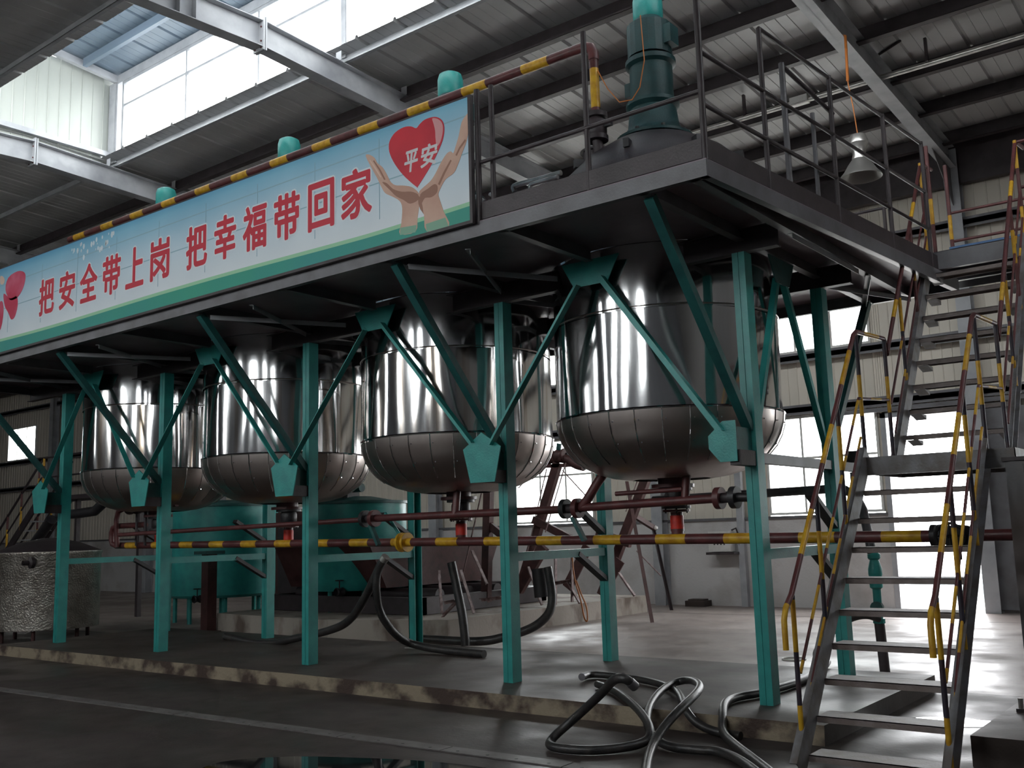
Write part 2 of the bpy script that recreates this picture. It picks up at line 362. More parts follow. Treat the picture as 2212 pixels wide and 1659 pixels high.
# ---- back wall: plaster below, ribbed sheets above, windows, girts, posts
wb=struct('wall_back')
DX0,DX1,DZ=-2.42,-.92,3.66
MB().box(XL,DX0-.05,YB,YB+.24,0,1.8).build('plaster_dado',M['plaster'],wb)
MB().box(DX1+.05,XR,YB,YB+.24,0,1.8).build('plaster_dado',M['plaster'],wb)
MB().box(XL,DX0-.1,YB-.05,YB+.26,1.79,1.84).build('dado_cap',M['steel_grey'],wb)
MB().box(DX1+.1,XR,YB-.05,YB+.26,1.79,1.84).build('dado_cap',M['steel_grey'],wb)
LOW=[(-4.95-6.7*k,-2.6-6.7*k) for k in range(6)]
cols_=[]; cache={}
def sheets(parent,x0,x1,z0,z1,mt,y,flip=1):
    if x1-x0<.02 or z1-z0<.02: return
    n=max(1,round((x1-x0)/.9)); w=(x1-x0)/n; key=(round(w,3),z0,z1,flip,mt.name)
    if key not in cache:
        m=MB(); m.sweep([(u*w/.9,-h*flip) for u,h in rw],'Z',z0,z1); cache[key]=m.mesh('wall_sheet',mt)
    for i in range(n): put(cache[key],'wall_sheet',parent,loc=(x0+i*w,y,0))
prev=XR
ADDED_WIN=(4.6,6.95)  # unseen window added right of the doorway to brighten floor and stairs
segs=[(DX1,ADDED_WIN[0],[(1.84,8.8)]),(ADDED_WIN[0],ADDED_WIN[1],[(3.87,8.8)]),(ADDED_WIN[1],XR,[(1.84,8.8)]),(DX0,DX1,[(DZ+.1,8.8)])]
for i,(a,b_) in enumerate(LOW):
    right=DX0 if i==0 else LOW[i-1][0]
    segs.append((b_,right,[(1.84,8.8)])); segs.append((a,b_,[(3.87 if i<2 else 1.84,5.18 if i in (0,1,5) else 8.8)]+([(6.55,8.8)] if i in (0,1,5) else [])))
segs.append((XL,LOW[-1][0],[(1.84,8.8)]))
for a,b_,zz in segs:
    for z0,z1 in zz: sheets(wb,a,b_,z0,z1,M['wall_panel'],YB+.1)
for i,(a,b_) in enumerate(LOW):
    if i<2: window(a,b_,1.86,3.87,YB+.08,3,(3.0,))
    if i in (0,1,5): window(a,b_,5.18,6.55,YB+.08,3,())
window(*ADDED_WIN,1.86,3.87,YB+.08,3,(3.0,))
for z in (3.98,5.06,7.2):
    for (xa,xb) in ((XL,XR),): MB().box(xa,xb,YB-.1,YB-.02,z-.05,z+.05).box(xa,xb,YB-.1,YB-.094,z-.1,z+.1).build('girt',M['steel_grey'],wb)
MB().box(XL,XR,YB-.16,YB,7.95,8.75).build('eave_beam',M['dark_steel'],wb)
for xc in (FR[1],FR[2]+.0,FR[3],FR[4],FR[5],FR[6]):
    m=MB(); m.box(xc-.13,xc+.13,YB-.30,YB-.285,0,8.6).box(xc-.13,xc+.13,YB-.045,YB-.03,0,8.6).box(xc-.006,xc+.006,YB-.29,YB-.04,0,8.6)
    m.build('wall_column',M['steel_light'],wb)
    MB().prism([(YB-.3,8.5),(YB-1.5,8.3),(YB-.3,7.5)],'X',xc-.006,xc+.006).build('haunch_plate',M['steel_grey'],wb)
MB().box(-5.62,-5.48,YB-.14,YB-.02,0,3.93).build('wall_post',M['steel_light'],wb)
# white jambs round the doorway, door leaf slid to the right
d1=struct('door_1')
MB().box(DX0-.1,DX0,YB-.03,YB+.28,0,DZ+.1).build('door_jamb',M['steel_light'],d1); MB().box(DX1,DX1+.1,YB-.03,YB+.28,0,DZ+.1).build('door_jamb',M['brown'],d1)
MB().box(DX0-.1,DX1+.1,YB-.03,YB+.28,DZ,DZ+.1).build('door_head',M['steel_light'],d1)
MB().box(DX1+.12,DX1+1.5,YB-.09,YB-.05,.05,DZ).build('door_leaf',M['steel_grey'],d1)
MB().box(DX0-.9,DX1+1.6,YB-.11,YB-.04,DZ+.12,DZ+.2).build('door_track',M['steel_grey'],d1)
# ---- front wall (behind the camera): plaster dado, tall windows
wf=struct('wall_front')
MB().box(XL,XR,YF-.24,YF,0,1.8).build('plaster_dado',M['plaster'],wf)
FW=[]
for kx in range(4):
    cx=-1.35-6.7*kx
    for off in (-1.65,1.7)[:2 if kx<2 else 1]: FW.append((cx+off-.7,cx+off+.7))
FW=sorted([w for w in FW if w[0]>XL and w[1]<XR]); px=XL
for (a,b_) in FW:
    sheets(wf,px,a,1.8,8.8,M['front_sheet'],YF-.1,-1); sheets(wf,a,b_,7.6,8.8,M['front_sheet'],YF-.1,-1); sheets(wf,a,b_,1.8,4.3,M['front_sheet'],YF-.1,-1); px=b_
    window(a,b_,4.3,7.6,YF-.08,1,(6.2,))
sheets(wf,px,XR,1.8,8.8,M['front_sheet'],YF-.1,-1)
# ---- end walls
for nm,x,sg in (('wall_left',XL,1),('wall_right',XR,-1)):
    w=struct(nm); m=MB()
    nb=25
    me=MB().sweep([(-h*sg if False else h*sg,u) for u,h in rw],'Z',0,9.2).mesh('wall_sheet',M['side_sheet'])
    for i in range(nb): put(me,'wall_sheet',w,loc=(x,YF-.2+i*.9,0))

# ================================================================ THE STEEL PLATFORM
CX=[0,-2.78,-5.90,-9.06,-11.85]           # right-hand faces of the columns along the row
ROW=[0.0,1.86]; CW=.12; CD=.15; Z0=.15
PF,PB=-1.68,3.65; PZ=4.22                  # platform front / back edge, underside
def xr(y): return .50+(y-PF)*.43/(PB-PF)   # right-hand edge runs slightly out of square
PXL=-13.2
plat=thing('steel_platform','long raised steel platform on teal box columns, carrying the four hanging tanks','platform',(0,0,.15))
P_=lambda mb,n,m,par=plat,sm=False,lab=None: mb.build(n,m,par,sm,lab)
for r,y in enumerate(ROW):
    for i,x in enumerate(CX):
        m=MB(); zt=4.10
        if r==1 and i==2:                  # one rear column is an open channel
            m.box(x-CW,x-CW+.012,y,y+CD,Z0,zt).box(x-CW,x,y,y+.012,Z0,zt).box(x-CW,x,y+CD-.012,y+CD,Z0,zt)
        else:
            m.box(x-CW,x-CW/2-.003,y,y+CD,Z0,zt).box(x-CW/2+.003,x,y,y+CD,Z0,zt).box(x-CW+.01,x-.01,y+.006,y+CD-.006,Z0,zt)
        col=P_(m,'column',M['teal'])
        if r==1 and i==2: MB().box(x-CW-.03,x+.03,y-.06,y+CD+.04,Z0,Z0+.012).build('base_plate',M['galv'],col)
def chan(p,q,h,w,mt,name,side=1):          # C channel: web plus two flanges
    p=Vector(p);q=Vector(q);d=(q-p).normalized();n=Vector((-d.y,d.x,0))*side
    m=MB(); m.bar(p,q,.008,h); 
    for dz in (-h/2+.004,h/2-.004): m.bar(p+n*w/2+Vector((0,0,dz)),q+n*w/2+Vector((0,0,dz)),w,.008)
    return P_(m,name,mt)
zc=PZ+.065
chan((xr(PF),PF,zc),(PXL,PF,zc),.13,.06,M['steel_grey'],'edge_channel',-1)
chan((xr(PF),PF,zc),(xr(PB),PB,zc),.13,.06,M['steel_grey'],'edge_channel',1)
chan((xr(PB),PB,zc),(PXL,PB,zc),.13,.06,M['steel_grey'],'edge_channel',1)
chan((PXL,PF,zc),(PXL,PB,zc),.13,.06,M['steel_grey'],'edge_channel',-1)
# deck plates between the tanks' openings
TX=[-1.375,-4.29,-7.48,-10.65]; TR=1.155; TY=.96
def deck_piece(xa,xb,hole=None):
    m=MB(); z0,z1=PZ+.13,PZ+.138
    if hole is None:
        m.prism([(xa,PF),(xb if not callable(xb) else xb(PF),PF),(xb if not callable(xb) else xb(PB),PB),(xa,PB)],'Z',z0,z1)
    else:
        R=TR+.03; n=24
        for s in (0,1):                    # front and back half round the opening
            t0=PI+ (0 if s==0 else -PI); pts=[]
            if s==0: arc=[(hole+R*math.cos(PI+PI*k/n),TY+R*math.sin(PI+PI*k/n)) for k in range(n+1)]; poly=[(xa,TY),*arc,(xb,TY),(xb,PF),(xa,PF)]
            else: arc=[(hole+R*math.cos(PI*k/n),TY+R*math.sin(PI*k/n)) for k in range(n+1)]; poly=[(xb,TY),*arc,(xa,TY),(xa,PB),(xb,PB)]
            m.prism(poly,'Z',z0,z1)
    return P_(m,'deck_plate',M['deck'])
bx=[t for t in TX]; ed_=[(TX[0]+1.24),(TX[0]+TX[1])/2,(TX[1]+TX[2])/2,(TX[2]+TX[3])/2,TX[3]-1.24]
deck_piece(ed_[0],xr)
for i in range(4): deck_piece(ed_[i+1],ed_[i],TX[i])
deck_piece(PXL,ed_[4])
# toe plates set back above the edge
MB_=MB(); MB_.box(PXL,xr(PF)-.02,PF+.02,PF+.028,PZ+.155,PZ+.31); P_(MB_,'toe_plate',M['dark_steel'])
a,b_=Vector((xr(PF)-.02,PF+.02,PZ+.232)),Vector((xr(PB)-.02,PB,PZ+.232)); P_(MB().bar(a,b_,.008,.155),'toe_plate',M['dark_steel'])
# main beams over the column rows, cross beams
for y in ROW: 
    m=MB(); yc=y+CD/2; m.box(PXL,.30,yc-.05,yc+.05,PZ-.115,PZ-.105).box(PXL,.30,yc-.05,yc+.05,PZ+.09,PZ+.1).box(PXL,.30,yc-.004,yc+.004,PZ-.11,PZ+.1); P_(m,'main_beam',M['dark_steel'])
for x in [c-CW/2 for c in CX]+[ (CX[i]+CX[i+1])/2-CW/2 for i in range(4)]+[.38]:
    big = x>.2 or any(abs(x-(c-CW/2))<.01 for c in CX)
    for (ya,yb) in ((PF+.02,TY-TR-.1),(TY+TR+.1,PB-.02)) if not big else ((PF+.02,PB-.02),):
        P_(MB().box(x-.04,x+.04,ya,yb,PZ+.0,PZ+.01).box(x-.004,x+.004,ya,yb,PZ+.01,PZ+.13),'cross_beam',M['steel_grey'])
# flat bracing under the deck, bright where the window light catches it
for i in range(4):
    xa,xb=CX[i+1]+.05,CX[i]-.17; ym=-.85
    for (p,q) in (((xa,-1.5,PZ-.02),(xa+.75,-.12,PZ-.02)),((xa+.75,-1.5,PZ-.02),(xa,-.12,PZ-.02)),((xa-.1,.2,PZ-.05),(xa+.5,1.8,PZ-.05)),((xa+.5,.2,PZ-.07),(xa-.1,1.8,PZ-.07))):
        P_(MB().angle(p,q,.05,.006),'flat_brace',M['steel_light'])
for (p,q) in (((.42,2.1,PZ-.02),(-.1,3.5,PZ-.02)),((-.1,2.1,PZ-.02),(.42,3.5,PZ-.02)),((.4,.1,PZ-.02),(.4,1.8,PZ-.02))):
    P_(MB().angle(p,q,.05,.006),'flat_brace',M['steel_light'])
# knee braces to the cantilevered edges
for x in CX:
    xm=x-CW/2
    P_(MB().bar((xm,0,2.50),(xm,-1.55,PZ+.0),.075,.085,(1,0,0)),'knee_brace',M['teal_dark'])
    P_(MB().bar((xm,ROW[1]+CD,2.50),(xm,3.5,PZ+.0),.075,.085,(1,0,0)),'knee_brace',M['teal_dark'])
# chevron bracing in front of the columns: gusset plates, bars, stub arms
GY=-.31
def gusset(poly,y,name='gusset_plate'): return P_(MB().prism(poly,'Y',y-.006,y+.006),name,M['teal'])
for i,x in enumerate(CX):
    xm=x-CW/2
    if i==0: poly=[(xm-.13,2.20),(xm+.03,2.20),(xm+.03,2.55),(xm-.09,2.55),(xm-.23,2.43),(xm-.23,2.32)]
    else: poly=[(xm-.16,2.17),(xm+.16,2.17),(xm+.25,2.52),(xm,2.68),(xm-.25,2.52)]
    gusset(poly,GY-.02)
    P_(MB().box(xm-.05,xm+.05,GY,0,2.17,2.30),'stub_arm',M['dark_steel'])
    P_(MB().box(xm-.02,xm+.02,GY+.01,0,2.30,2.5),'stub_web',M['teal_dark'])
for i in range(4):
    xa,xb=CX[i+1]-CW/2,CX[i]-CW/2; xm=(xa+xb)/2
    gusset([(xm-.33,PZ+.02),(xm+.33,PZ+.02),(xm+.19,PZ-.23),(xm-.19,PZ-.23)],GY)
    P_(MB().angle((xm-.14,GY-.01,PZ-.2),(xa+.12,GY-.01,2.56),.075,.008,(0,1,0)),'chevron_bar',M['teal'])
    P_(MB().angle((xm+.14,GY-.01,PZ-.2),(xb-(.12 if i else .1),GY-.01,2.56 if i else 2.45),.075,.008,(0,1,0)),'chevron_bar',M['teal'])
# end frame bracing between the last front and rear column
xe=-.05
P_(MB().prism([(.66,PZ),(1.26,PZ),(1.12,PZ-.25),(.80,PZ-.25)],'X',xe-.006,xe+.006),'gusset_plate',M['teal_dark'])
P_(MB().angle((xe,.88,PZ-.2),(xe,.16,2.45),.055,.008,(1,0,0)),'chevron_bar',M['teal'])
P_(MB().angle((xe,1.04,PZ-.2),(xe,1.86,2.45),.055,.008,(1,0,0)),'chevron_bar',M['teal'])
for x in CX: P_(MB().box(x-CW+.02,x-.02,CD,ROW[1],1.36,1.45),'pipe_bearer',M['teal'])
P_(MB().box(-.10,-.02,-.15,2.75,2.20,2.29),'tie_beam',M['steel_grey'])
for x in CX:
    P_(MB().bar((x-.06,1.30,1.95),(x-.06,1.88,1.62),.05,.1,(1,0,0)),'pipe_bracket',M['black'])
    P_(MB().bar((x-.06,1.30,1.40),(x-.06,1.88,1.08),.05,.1,(1,0,0)),'pipe_bracket',M['black'])
# guard rail: posts and rails
def post(x,y,z0,z1,r=.021,mt='dark_steel',nm='rail_post'): return P_(MB().tube((x,y,z0),(x,y,z1),r,10),nm,M[mt],plat,True)
for x in (-12.8,-11.2,-9.6,-8.0,-6.4,-4.8,-3.2): post(x,PF+.06,PZ+.1,5.5)
post(-1.70,PF+.02,PZ+.1,5.58,.027); post(-1.60,PF+.10,PZ+.1,5.62,.024); post(-.56,PF+.04,PZ+.1,5.74,.024)
post(xr(PF)-.02,PF+.03,PZ,5.86,.026)
P_(MB().tube((-12.8,PF+.03,4.90),(xr(PF)-.02,PF+.03,4.90),.018,10),'guard_rail',M['dark_steel'],plat,True)
for y,z1,r,mt in ((-.66,5.78,.022,'dark_steel'),(.66,5.80,.022,'dark_steel'),(1.9,5.80,.022,'dark_steel'),(2.95,5.80,.022,'dark_steel')): post(xr(y)-.03,y,PZ+.05,z1,r,mt)
post(xr(-.24)-.05,-.24,PZ+.05,5.62,.026,'steel_grey','stand_pipe'); post(xr(.2)-.06,.35,PZ+.05,5.35,.02,'steel_grey','stand_pipe')
for z in (4.80,5.22,5.78):
    P_(MB().tube((xr(PF)-.02 if z<5.7 else xr(-.66)-.03,PF+.03 if z<5.7 else -.66,z),(xr(2.95)-.03,2.95,z),.018,10),'guard_rail',M['dark_steel'],plat,True)
P_(MB().tube((xr(-.24)-.05,-.24,5.6),(xr(.7)-.05,.75,5.46),.02,10),'guard_rail',M['dark_steel'],plat,True)
for x in (-12.8,-9.7,-6.5,-3.4,.2): post(x,PB-.05,PZ+.1,5.35)
P_(MB().tube((-12.8,PB-.05,5.35),(.25,PB-.05,5.35),.018,10),'guard_rail',M['dark_steel'],plat,True)
P_(MB().tube((-12.8,PB-.05,4.85),(.25,PB-.05,4.85),.018,10),'guard_rail',M['dark_steel'],plat,True)

# ================================================================ TANKS
def dent(seed):
    def f(t,z):
        q=Vector((math.cos(t)*2.3+seed,math.sin(t)*2.3,z*.55)); q2=Vector((math.cos(t)*5.5+seed*3,math.sin(t)*5.5,z*1.1))
        return .017*noise.noise(q)+.006*noise.noise(q2)
    return f
def stainmat(k,amount):
    m=M['stainless'].copy(); m.name='stained_stainless_sheet'; nt=m.node_tree; N=nt.nodes; L=nt.links; p=N['Principled BSDF']
    src=p.inputs['Base Color'].links[0].from_socket
    tc=N.new('ShaderNodeTexCoord'); mp=N.new('ShaderNodeMapping'); mp.inputs['Scale'].default_value=(4,4,.18); mp.inputs['Location'].default_value=(k*3.1,0,0)
    L.new(tc.outputs['Object'],mp.inputs[0]); n=N.new('ShaderNodeTexNoise'); n.inputs['Scale'].default_value=1.4; n.inputs['Detail'].default_value=6; L.new(mp.outputs[0],n.inputs['Vector'])
    r=N.new('ShaderNodeMapRange'); r.inputs[1].default_value=.50; r.inputs[2].default_value=.72; r.inputs[4].default_value=amount; L.new(n.outputs['Fac'],r.inputs[0])
    mx=N.new('ShaderNodeMix'); mx.data_type='RGBA'; L.new(r.outputs[0],mx.inputs['Factor']); L.new(src,mx.inputs['A']); mx.inputs['B'].default_value=(.30,.185,.085,1)
    L.new(mx.outputs['Result'],p.inputs['Base Color']); return m
ZS,ZU,ZB=2.77,3.74,2.14                    # knuckle seam, upper seam, bottom of the dished end
NG=28
def dish(n=9):
    return [(TR+.012 if k==0 else (TR+.012)*math.cos(k/n*PI/2)**.62, ZS-(ZS-ZB)*math.sin(k/n*PI/2)) for k in range(n)]
gm=MB().lathe([(r,z) for r,z in dish()],3,a0=0,a1=2*PI/NG-.004)
gm.path([(r+.003,0,z-.002) for r,z in dish()[:6]],.005,5,1)                # standing seam along one edge
for r,z in dish()[1:5:2]: gm.box(r-.004,r+.012,.03,.042,z-.006,z+.006,1)    # rivets
gore_me=gm.mesh('gore_plate',[M['stainless_dull'],M['stainless']],True)
TL=['stainless tank next to the staircase, nearest of the row, with clean bright shell','second stainless tank from the staircase, with an orange rust streak down its shell',
    'third stainless tank from the staircase, browned shell, above the first teal vat','farthest stainless tank of the row, at the left end of the platform']
for i,tx in enumerate(TX):
    t=thing('storage_tank',TL[i],'tank',(0,0,0),'stainless tanks hung in the platform')
    sm=M['stainless'] if i==0 else stainmat(i,[0,.75,.8,.7][i])
    prof=[(TR,ZS-.03)]+[(TR,ZS+(ZU-ZS)*k/14) for k in range(1,15)]
    shl=MB().lathe(prof,120,jit=dent(i*7.3)).build('shell',sm,t,True)
    ush=MB().lathe([(TR+.008,ZU-.02)]+[(TR+.008,ZU+(4.95-ZU)*k/12) for k in range(1,13)],120,jit=dent(i*5.1+40)).build('upper_shell',M['stainless'],t,True)
    MB().lathe([(TR+.013,ZS+.012),(TR+.02,ZS),(TR+.013,ZS-.012)],96).build('knuckle_seam',M['stainless'],shl,True)
    MB().lathe([(TR+.010,ZU+.008),(TR+.016,ZU),(TR+.010,ZU-.008)],96).build('upper_seam',M['stainless_dull'],ush,True)
    MB().lathe([(r*.965,z+.02) for r,z in dish()]+[(.16,ZB+.03),(0,ZB+.03)],56).build('dished_end',M['stainless_dull'],t,True)
    for k in range(NG):
        o=put(gore_me,'gore_plate',t); o.rotation_euler=(0,0,2*PI*k/NG)
    MB().lathe([(.15,ZB+.03),(.15,ZB-.04),(.22,ZB-.04),(.22,ZB-.075),(.11,ZB-.075)],24).build('outlet_flange',M['brown'],t,True)
    # closed conical lid with rim, manhole and lugs above the deck
    lid=MB().lathe([(TR+.01,4.95),(TR+.05,4.95),(TR+.05,4.99),(TR+.02,5.0),(TR-.02,5.14),(1.0,5.34),(.78,5.56),(.5,5.74),(.34,5.80),(0,5.80)],48).build('lid',M['dark_steel'],t,True)
    for k in range(8):
        a=2*PI*k/8+.2; MB().box(-.05,.05,-.03,.03,0,.09).build('lid_lug',M['black'],lid).matrix_basis=Matrix.Translation((.90*math.cos(a),.90*math.sin(a),5.42))@Matrix.Rotation(a,4,'Z')
    MB().lathe([(.0,.10),(.13,.10),(.16,.08),(.16,.06),(.13,.06),(.13,-.1)],20,(-.50,-.42,5.62)).build('manhole',M['dark_steel'],lid,True)
    for k in range(4):
        a=PI/4+k*PI/2; MB().box(TR-.02,TR+.22,-.06,.06,4.36,4.42).prism([(TR,4.42),(TR+.2,4.42),(TR,4.75)],'Y',-.008,.008).build('support_lug',M['dark_steel'],t).rotation_euler=(0,0,a)
    t.location=(tx,TY,0)
# ================================================================ AGITATORS on the lids
def agitator():
    a=thing('agitator','','agitator motor',(0,0,0),'agitators on the tank lids')
    sd=MB().lathe([(.42,0),(.42,.03),(.34,.06),(.28,.16),(.255,.36),(.29,.40),(.29,.44)],28).build('stand',M['motor_teal'],a,True)
    for k in range(8):
        t=2*PI*k/8; MB().tube((.36*math.cos(t),.36*math.sin(t),.02),(.36*math.cos(t),.36*math.sin(t),.075),.022,6).build('foot_bolt',M['black'],sd)
    MB().lathe([(.22,.44),(.235,.5),(.235,.85),(.275,.88),(.275,.93)],28).build('gearbox',M['motor_teal'],a,True)
    MB().box(-.30,-.2,-.07,.07,.58,.74).build('oil_box',M['motor_teal'],a)
    m=MB(); m.lathe([(.20,.93),(.20,1.34),(.15,1.42)],28)
    for k in range(20):
        t=2*PI*k/20; m.bar((.235*math.cos(t),.235*math.sin(t),.97),(.235*math.cos(t),.235*math.sin(t),1.34),.012,.08,(-math.sin(t),math.cos(t),0))
    mb_=m.build('motor_body',M['motor_teal'],a)
    MB().box(.2,.31,-.09,.09,1.05,1.26).build('terminal_box',M['motor_teal'],mb_)
    MB().lathe([(.15,1.42),(.165,1.45),(.165,1.64),(.145,1.71),(.08,1.745),(0,1.75)],28).build('fan_cowl',M['teal'],mb_,True)
    return a
AL=['tall dark teal agitator motor on the lid beside the right end railing','small teal motor cap above the banner, right of the roof beam and nearest the heart',
    'small teal motor cap peeking over the middle of the banner','small teal motor cap over the banner, leftmost, by the roof beam end']
ag=agitator()
for i,tx in enumerate(TX):
    o=ag if i==0 else dup(ag,(0,0,0)); o.location=(tx,TY,5.79); o['label']=AL[i]

# ================================================================ BANNER
BY=-1.742; BX0,BX1=-13.0,-1.74; BZ0,BZ1=4.36,5.50
ban=thing('banner_sign','long blue banner with red Chinese slogan and a heart, hung along the platform edge','banner',(-7,BY,4.35))
def gradmat():
    m=bpy.data.materials.new('banner_sky_print'); m.use_nodes=True; nt=m.node_tree; N=nt.nodes; L=nt.links; p=N['Principled BSDF']; p.inputs['Roughness'].default_value=.45
    tc=N.new('ShaderNodeTexCoord'); sp=N.new('ShaderNodeSeparateXYZ'); L.new(tc.outputs['Object'],sp.inputs[0])
    mr=N.new('ShaderNodeMapRange'); mr.inputs[1].default_value=4.55; mr.inputs[2].default_value=5.56; L.new(sp.outputs['Z'],mr.inputs[0])
    r=N.new('ShaderNodeValToRGB'); e=r.color_ramp.elements; e[0].position=0; e[0].color=(.66,.72,.76,1); e[1].position=1; e[1].color=(.10,.33,.52,1)
    a=r.color_ramp.elements.new(.45); a.color=(.50,.63,.72,1); a=r.color_ramp.elements.new(.90); a.color=(.20,.45,.60,1)
    L.new(mr.outputs[0],r.inputs[0])
    nz=N.new('ShaderNodeTexNoise'); nz.inputs['Scale'].default_value=1.3; L.new(tc.outputs['Object'],nz.inputs['Vector'])
    mx=N.new('ShaderNodeMix'); mx.data_type='RGBA'; mx.blend_type='SOFT_LIGHT'; mx.inputs['Factor'].default_value=.35; L.new(r.outputs[0],mx.inputs['A']); L.new(nz.outputs['Fac'],mx.inputs['B'])
    L.new(mx.outputs['Result'],p.inputs['Base Color']); return m
M['sky_print']=gradmat()
def flat(name,col,rough=.5): return mat(name,col,rough=rough)
M['green_print']=mat('green_print',(.022,.30,.205),(.02,.25,.24),.5,scale=.5)
M['lime_print']=flat('pale_green_print',(.30,.58,.36)); M['ink_red']=flat('red_letter_print',(.52,.022,.045)); M['halo']=flat('pale_letter_outline',(.66,.72,.76))
M['heart_red']=mat('red_heart_print',(.62,.03,.05),(.50,.02,.04),.4,scale=2); M['heart_light']=flat('pink_heart_sheen',(.62,.30,.31)); M['silver_ink']=flat('silver_letter_print',(.60,.60,.62))
M['skin']=mat('skin_tone_print',(.52,.31,.235),(.60,.40,.31),.5,scale=3); M['skin_dark']=flat('shaded_skin_print',(.30,.145,.10)); M['skin_light']=flat('light_skin_print',(.66,.47,.38)); M['pink_print']=mat('crimson_petal_print',(.50,.02,.07),(.60,.12,.20),.5,scale=2.2)
def btop(x): return 5.50+.0095*(BX1-x)
MB().prism([(BX0,BZ0),(BX1,BZ0),(BX1,btop(BX1)),(BX0,btop(BX0))],'Y',BY+.004,BY+.03).build('print_panel',M['sky_print'],ban)
fr=MB(); fr.box(BX0,BX1+.03,BY-.004,BY+.04,BZ0-.03,BZ0).box(BX1,BX1+.03,BY-.004,BY+.04,BZ0,BZ1).bar((BX0,BY+.02,btop(BX0)+.008),(BX1+.03,BY+.02,btop(BX1)+.008),.04,.015); fr.build('banner_frame',M['dark_steel'],ban)
# backing frame's shadow through the banner, painted as thin darker strips
for k in range(12): MB().box(-2.86-.92*k-.004,-2.86-.92*k+.004,BY+.002,BY+.004,4.62,BZ1-.08).build('frame_shadow_line',flat('frame_shadow_tone',(.27,.43,.52)) if k==0 else bpy.data.materials['frame_shadow_tone'],ban)
for zz in (5.33,4.98): MB().box(BX0,BX1,BY+.0025,BY+.004,zz-.006,zz+.006).build('frame_shadow_line',bpy.data.materials['frame_shadow_tone'],ban)
layer=[0]
def flatpoly(name,poly,mt,lift):           # ink layers, fractions of a millimetre apart
    return MB().prism([(x,z) for x,z in poly],'Y',BY+.003-lift,BY+.0035).build(name,mt,ban)
def ztop(x): return 4.50+.02*math.sin(x*.9+.6)+.035*max(0,(-6-x)/4)+.02*max(0,(x+3)/1.3)
XS=[BX0+(BX1-BX0)*k/60 for k in range(61)]
flatpoly('pale_green_band',[(x,ztop(x)+.028) for x in XS]+[(BX1,BZ0),(BX0,BZ0)],M['lime_print'],.0006)
flatpoly('green_band',[(x,ztop(x)-.012) for x in XS]+[(BX1,BZ0),(BX0,BZ0)],M['green_print'],.0012)
def glyph(ch,off):
    cu=bpy.data.curves.new('glyph','FONT'); cu.body=ch; cu.size=1; cu.offset=off; cu.resolution_u=3
    o=bpy.data.objects.new('glyph',cu); C.objects.link(o); dg=bpy.context.evaluated_depsgraph_get(); dg.update()
    me=bpy.data.meshes.new_from_object(o.evaluated_get(dg)); C.objects.unlink(o); bpy.data.objects.remove(o)
    return me
def letter(ch,x0,x1,z0,z1,mt,off,lift,grow=0,name='letter',shear=0,par=None):
    ref=glyph(ch,0); xs=[v.co.x for v in ref.vertices]; ys=[v.co.y for v in ref.vertices]
    ax,bx_,ay,by_=min(xs),max(xs),min(ys),max(ys); sx=(x1-x0)/(bx_-ax); sy=(z1-z0)/(by_-ay)
    base=[(x0+(v.co.x-ax)*sx,z0+(v.co.y-ay)*sy) for v in ref.vertices]; fcs=[tuple(p.vertices) for p in ref.polygons]
    m=MB(); shifts=[(0,0)]+[(off*math.cos(2*PI*k/10),off*math.sin(2*PI*k/10)) for k in range(10)]   # brush-wide strokes
    for j,(dx,dz) in enumerate(shifts): m.add([(X+dx+shear*(Z-z0),BY+.003-lift-j*.00001,Z+dz) for X,Z in base],fcs)
    return m.build(name,mt,par or ban)
BOX=[('把',-9.35,-8.95),('安',-8.82,-8.42),('全',-8.30,-7.88),('带',-7.76,-7.35),('上',-7.23,-6.84),('岗',-6.70,-6.31),('把',-5.98,-5.58),('幸',-5.45,-5.06),('福',-4.94,-4.54),('带',-4.42,-4.01),('回',-3.88,-3.49),('家',-3.39,-2.96)]
for ch,a,b_ in BOX:
    lo_=letter(ch,a+.012,b_-.012,4.712,5.188,M['halo'],.032,.0016,name='letter_outline')
    letter(ch,a+.012,b_-.012,4.712,5.188,M['ink_red'],.014,.0026,par=lo_)
def cr(pts,n=4,closed=True):               # smooth closed outline through the points
    out=[]; N=len(pts)
    for i in range(N):
        p0,p1,p2,p3=[pts[(i+k-1)%N] for k in range(4)]
        for j in range(n):
            t=j/n; out.append(tuple(.5*((2*p1[d])+(-p0[d]+p2[d])*t+(2*p0[d]-5*p1[d]+4*p2[d]-p3[d])*t*t+(-p0[d]+3*p1[d]-3*p2[d]+p3[d])*t**3) for d in (0,1)))
    return out
LH=cr([(-3.041,5.293),(-2.996,5.296),(-2.921,5.243),(-2.884,5.182),(-2.816,5.123),(-2.767,5.051),(-2.737,4.998),(-2.707,4.949),(-2.647,4.902),(-2.539,4.872),(-2.439,4.834),(-2.364,4.771),(-2.342,4.721),(-2.343,4.651),(-2.369,4.525),(-2.395,4.399),(-2.595,4.416),(-2.575,4.518),(-2.561,4.657),(-2.595,4.737),(-2.697,4.806),(-2.782,4.858),(-2.837,4.940),(-2.886,5.030),(-2.954,5.140)],3)
RH=cr([(-2.347,4.749),(-2.312,4.785),(-2.202,4.833),(-2.138,4.891),(-2.074,4.971),(-2.000,5.039),(-1.949,5.047),(-1.922,5.022),(-1.894,5.075),(-1.853,5.168),(-1.817,5.280),(-1.767,5.330),(-1.728,5.345),(-1.725,5.253),(-1.762,5.096),(-1.808,5.013),(-1.871,4.901),(-1.922,4.836),(-2.017,4.804),(-2.080,4.737),(-2.109,4.688),(-2.093,4.628),(-2.051,4.514),(-1.989,4.355),(-2.257,4.370),(-2.288,4.533),(-2.327,4.625)],3)
flatpoly('hand_print',LH,M['skin'],.0018); flatpoly('hand_print',RH,M['skin'],.0018)
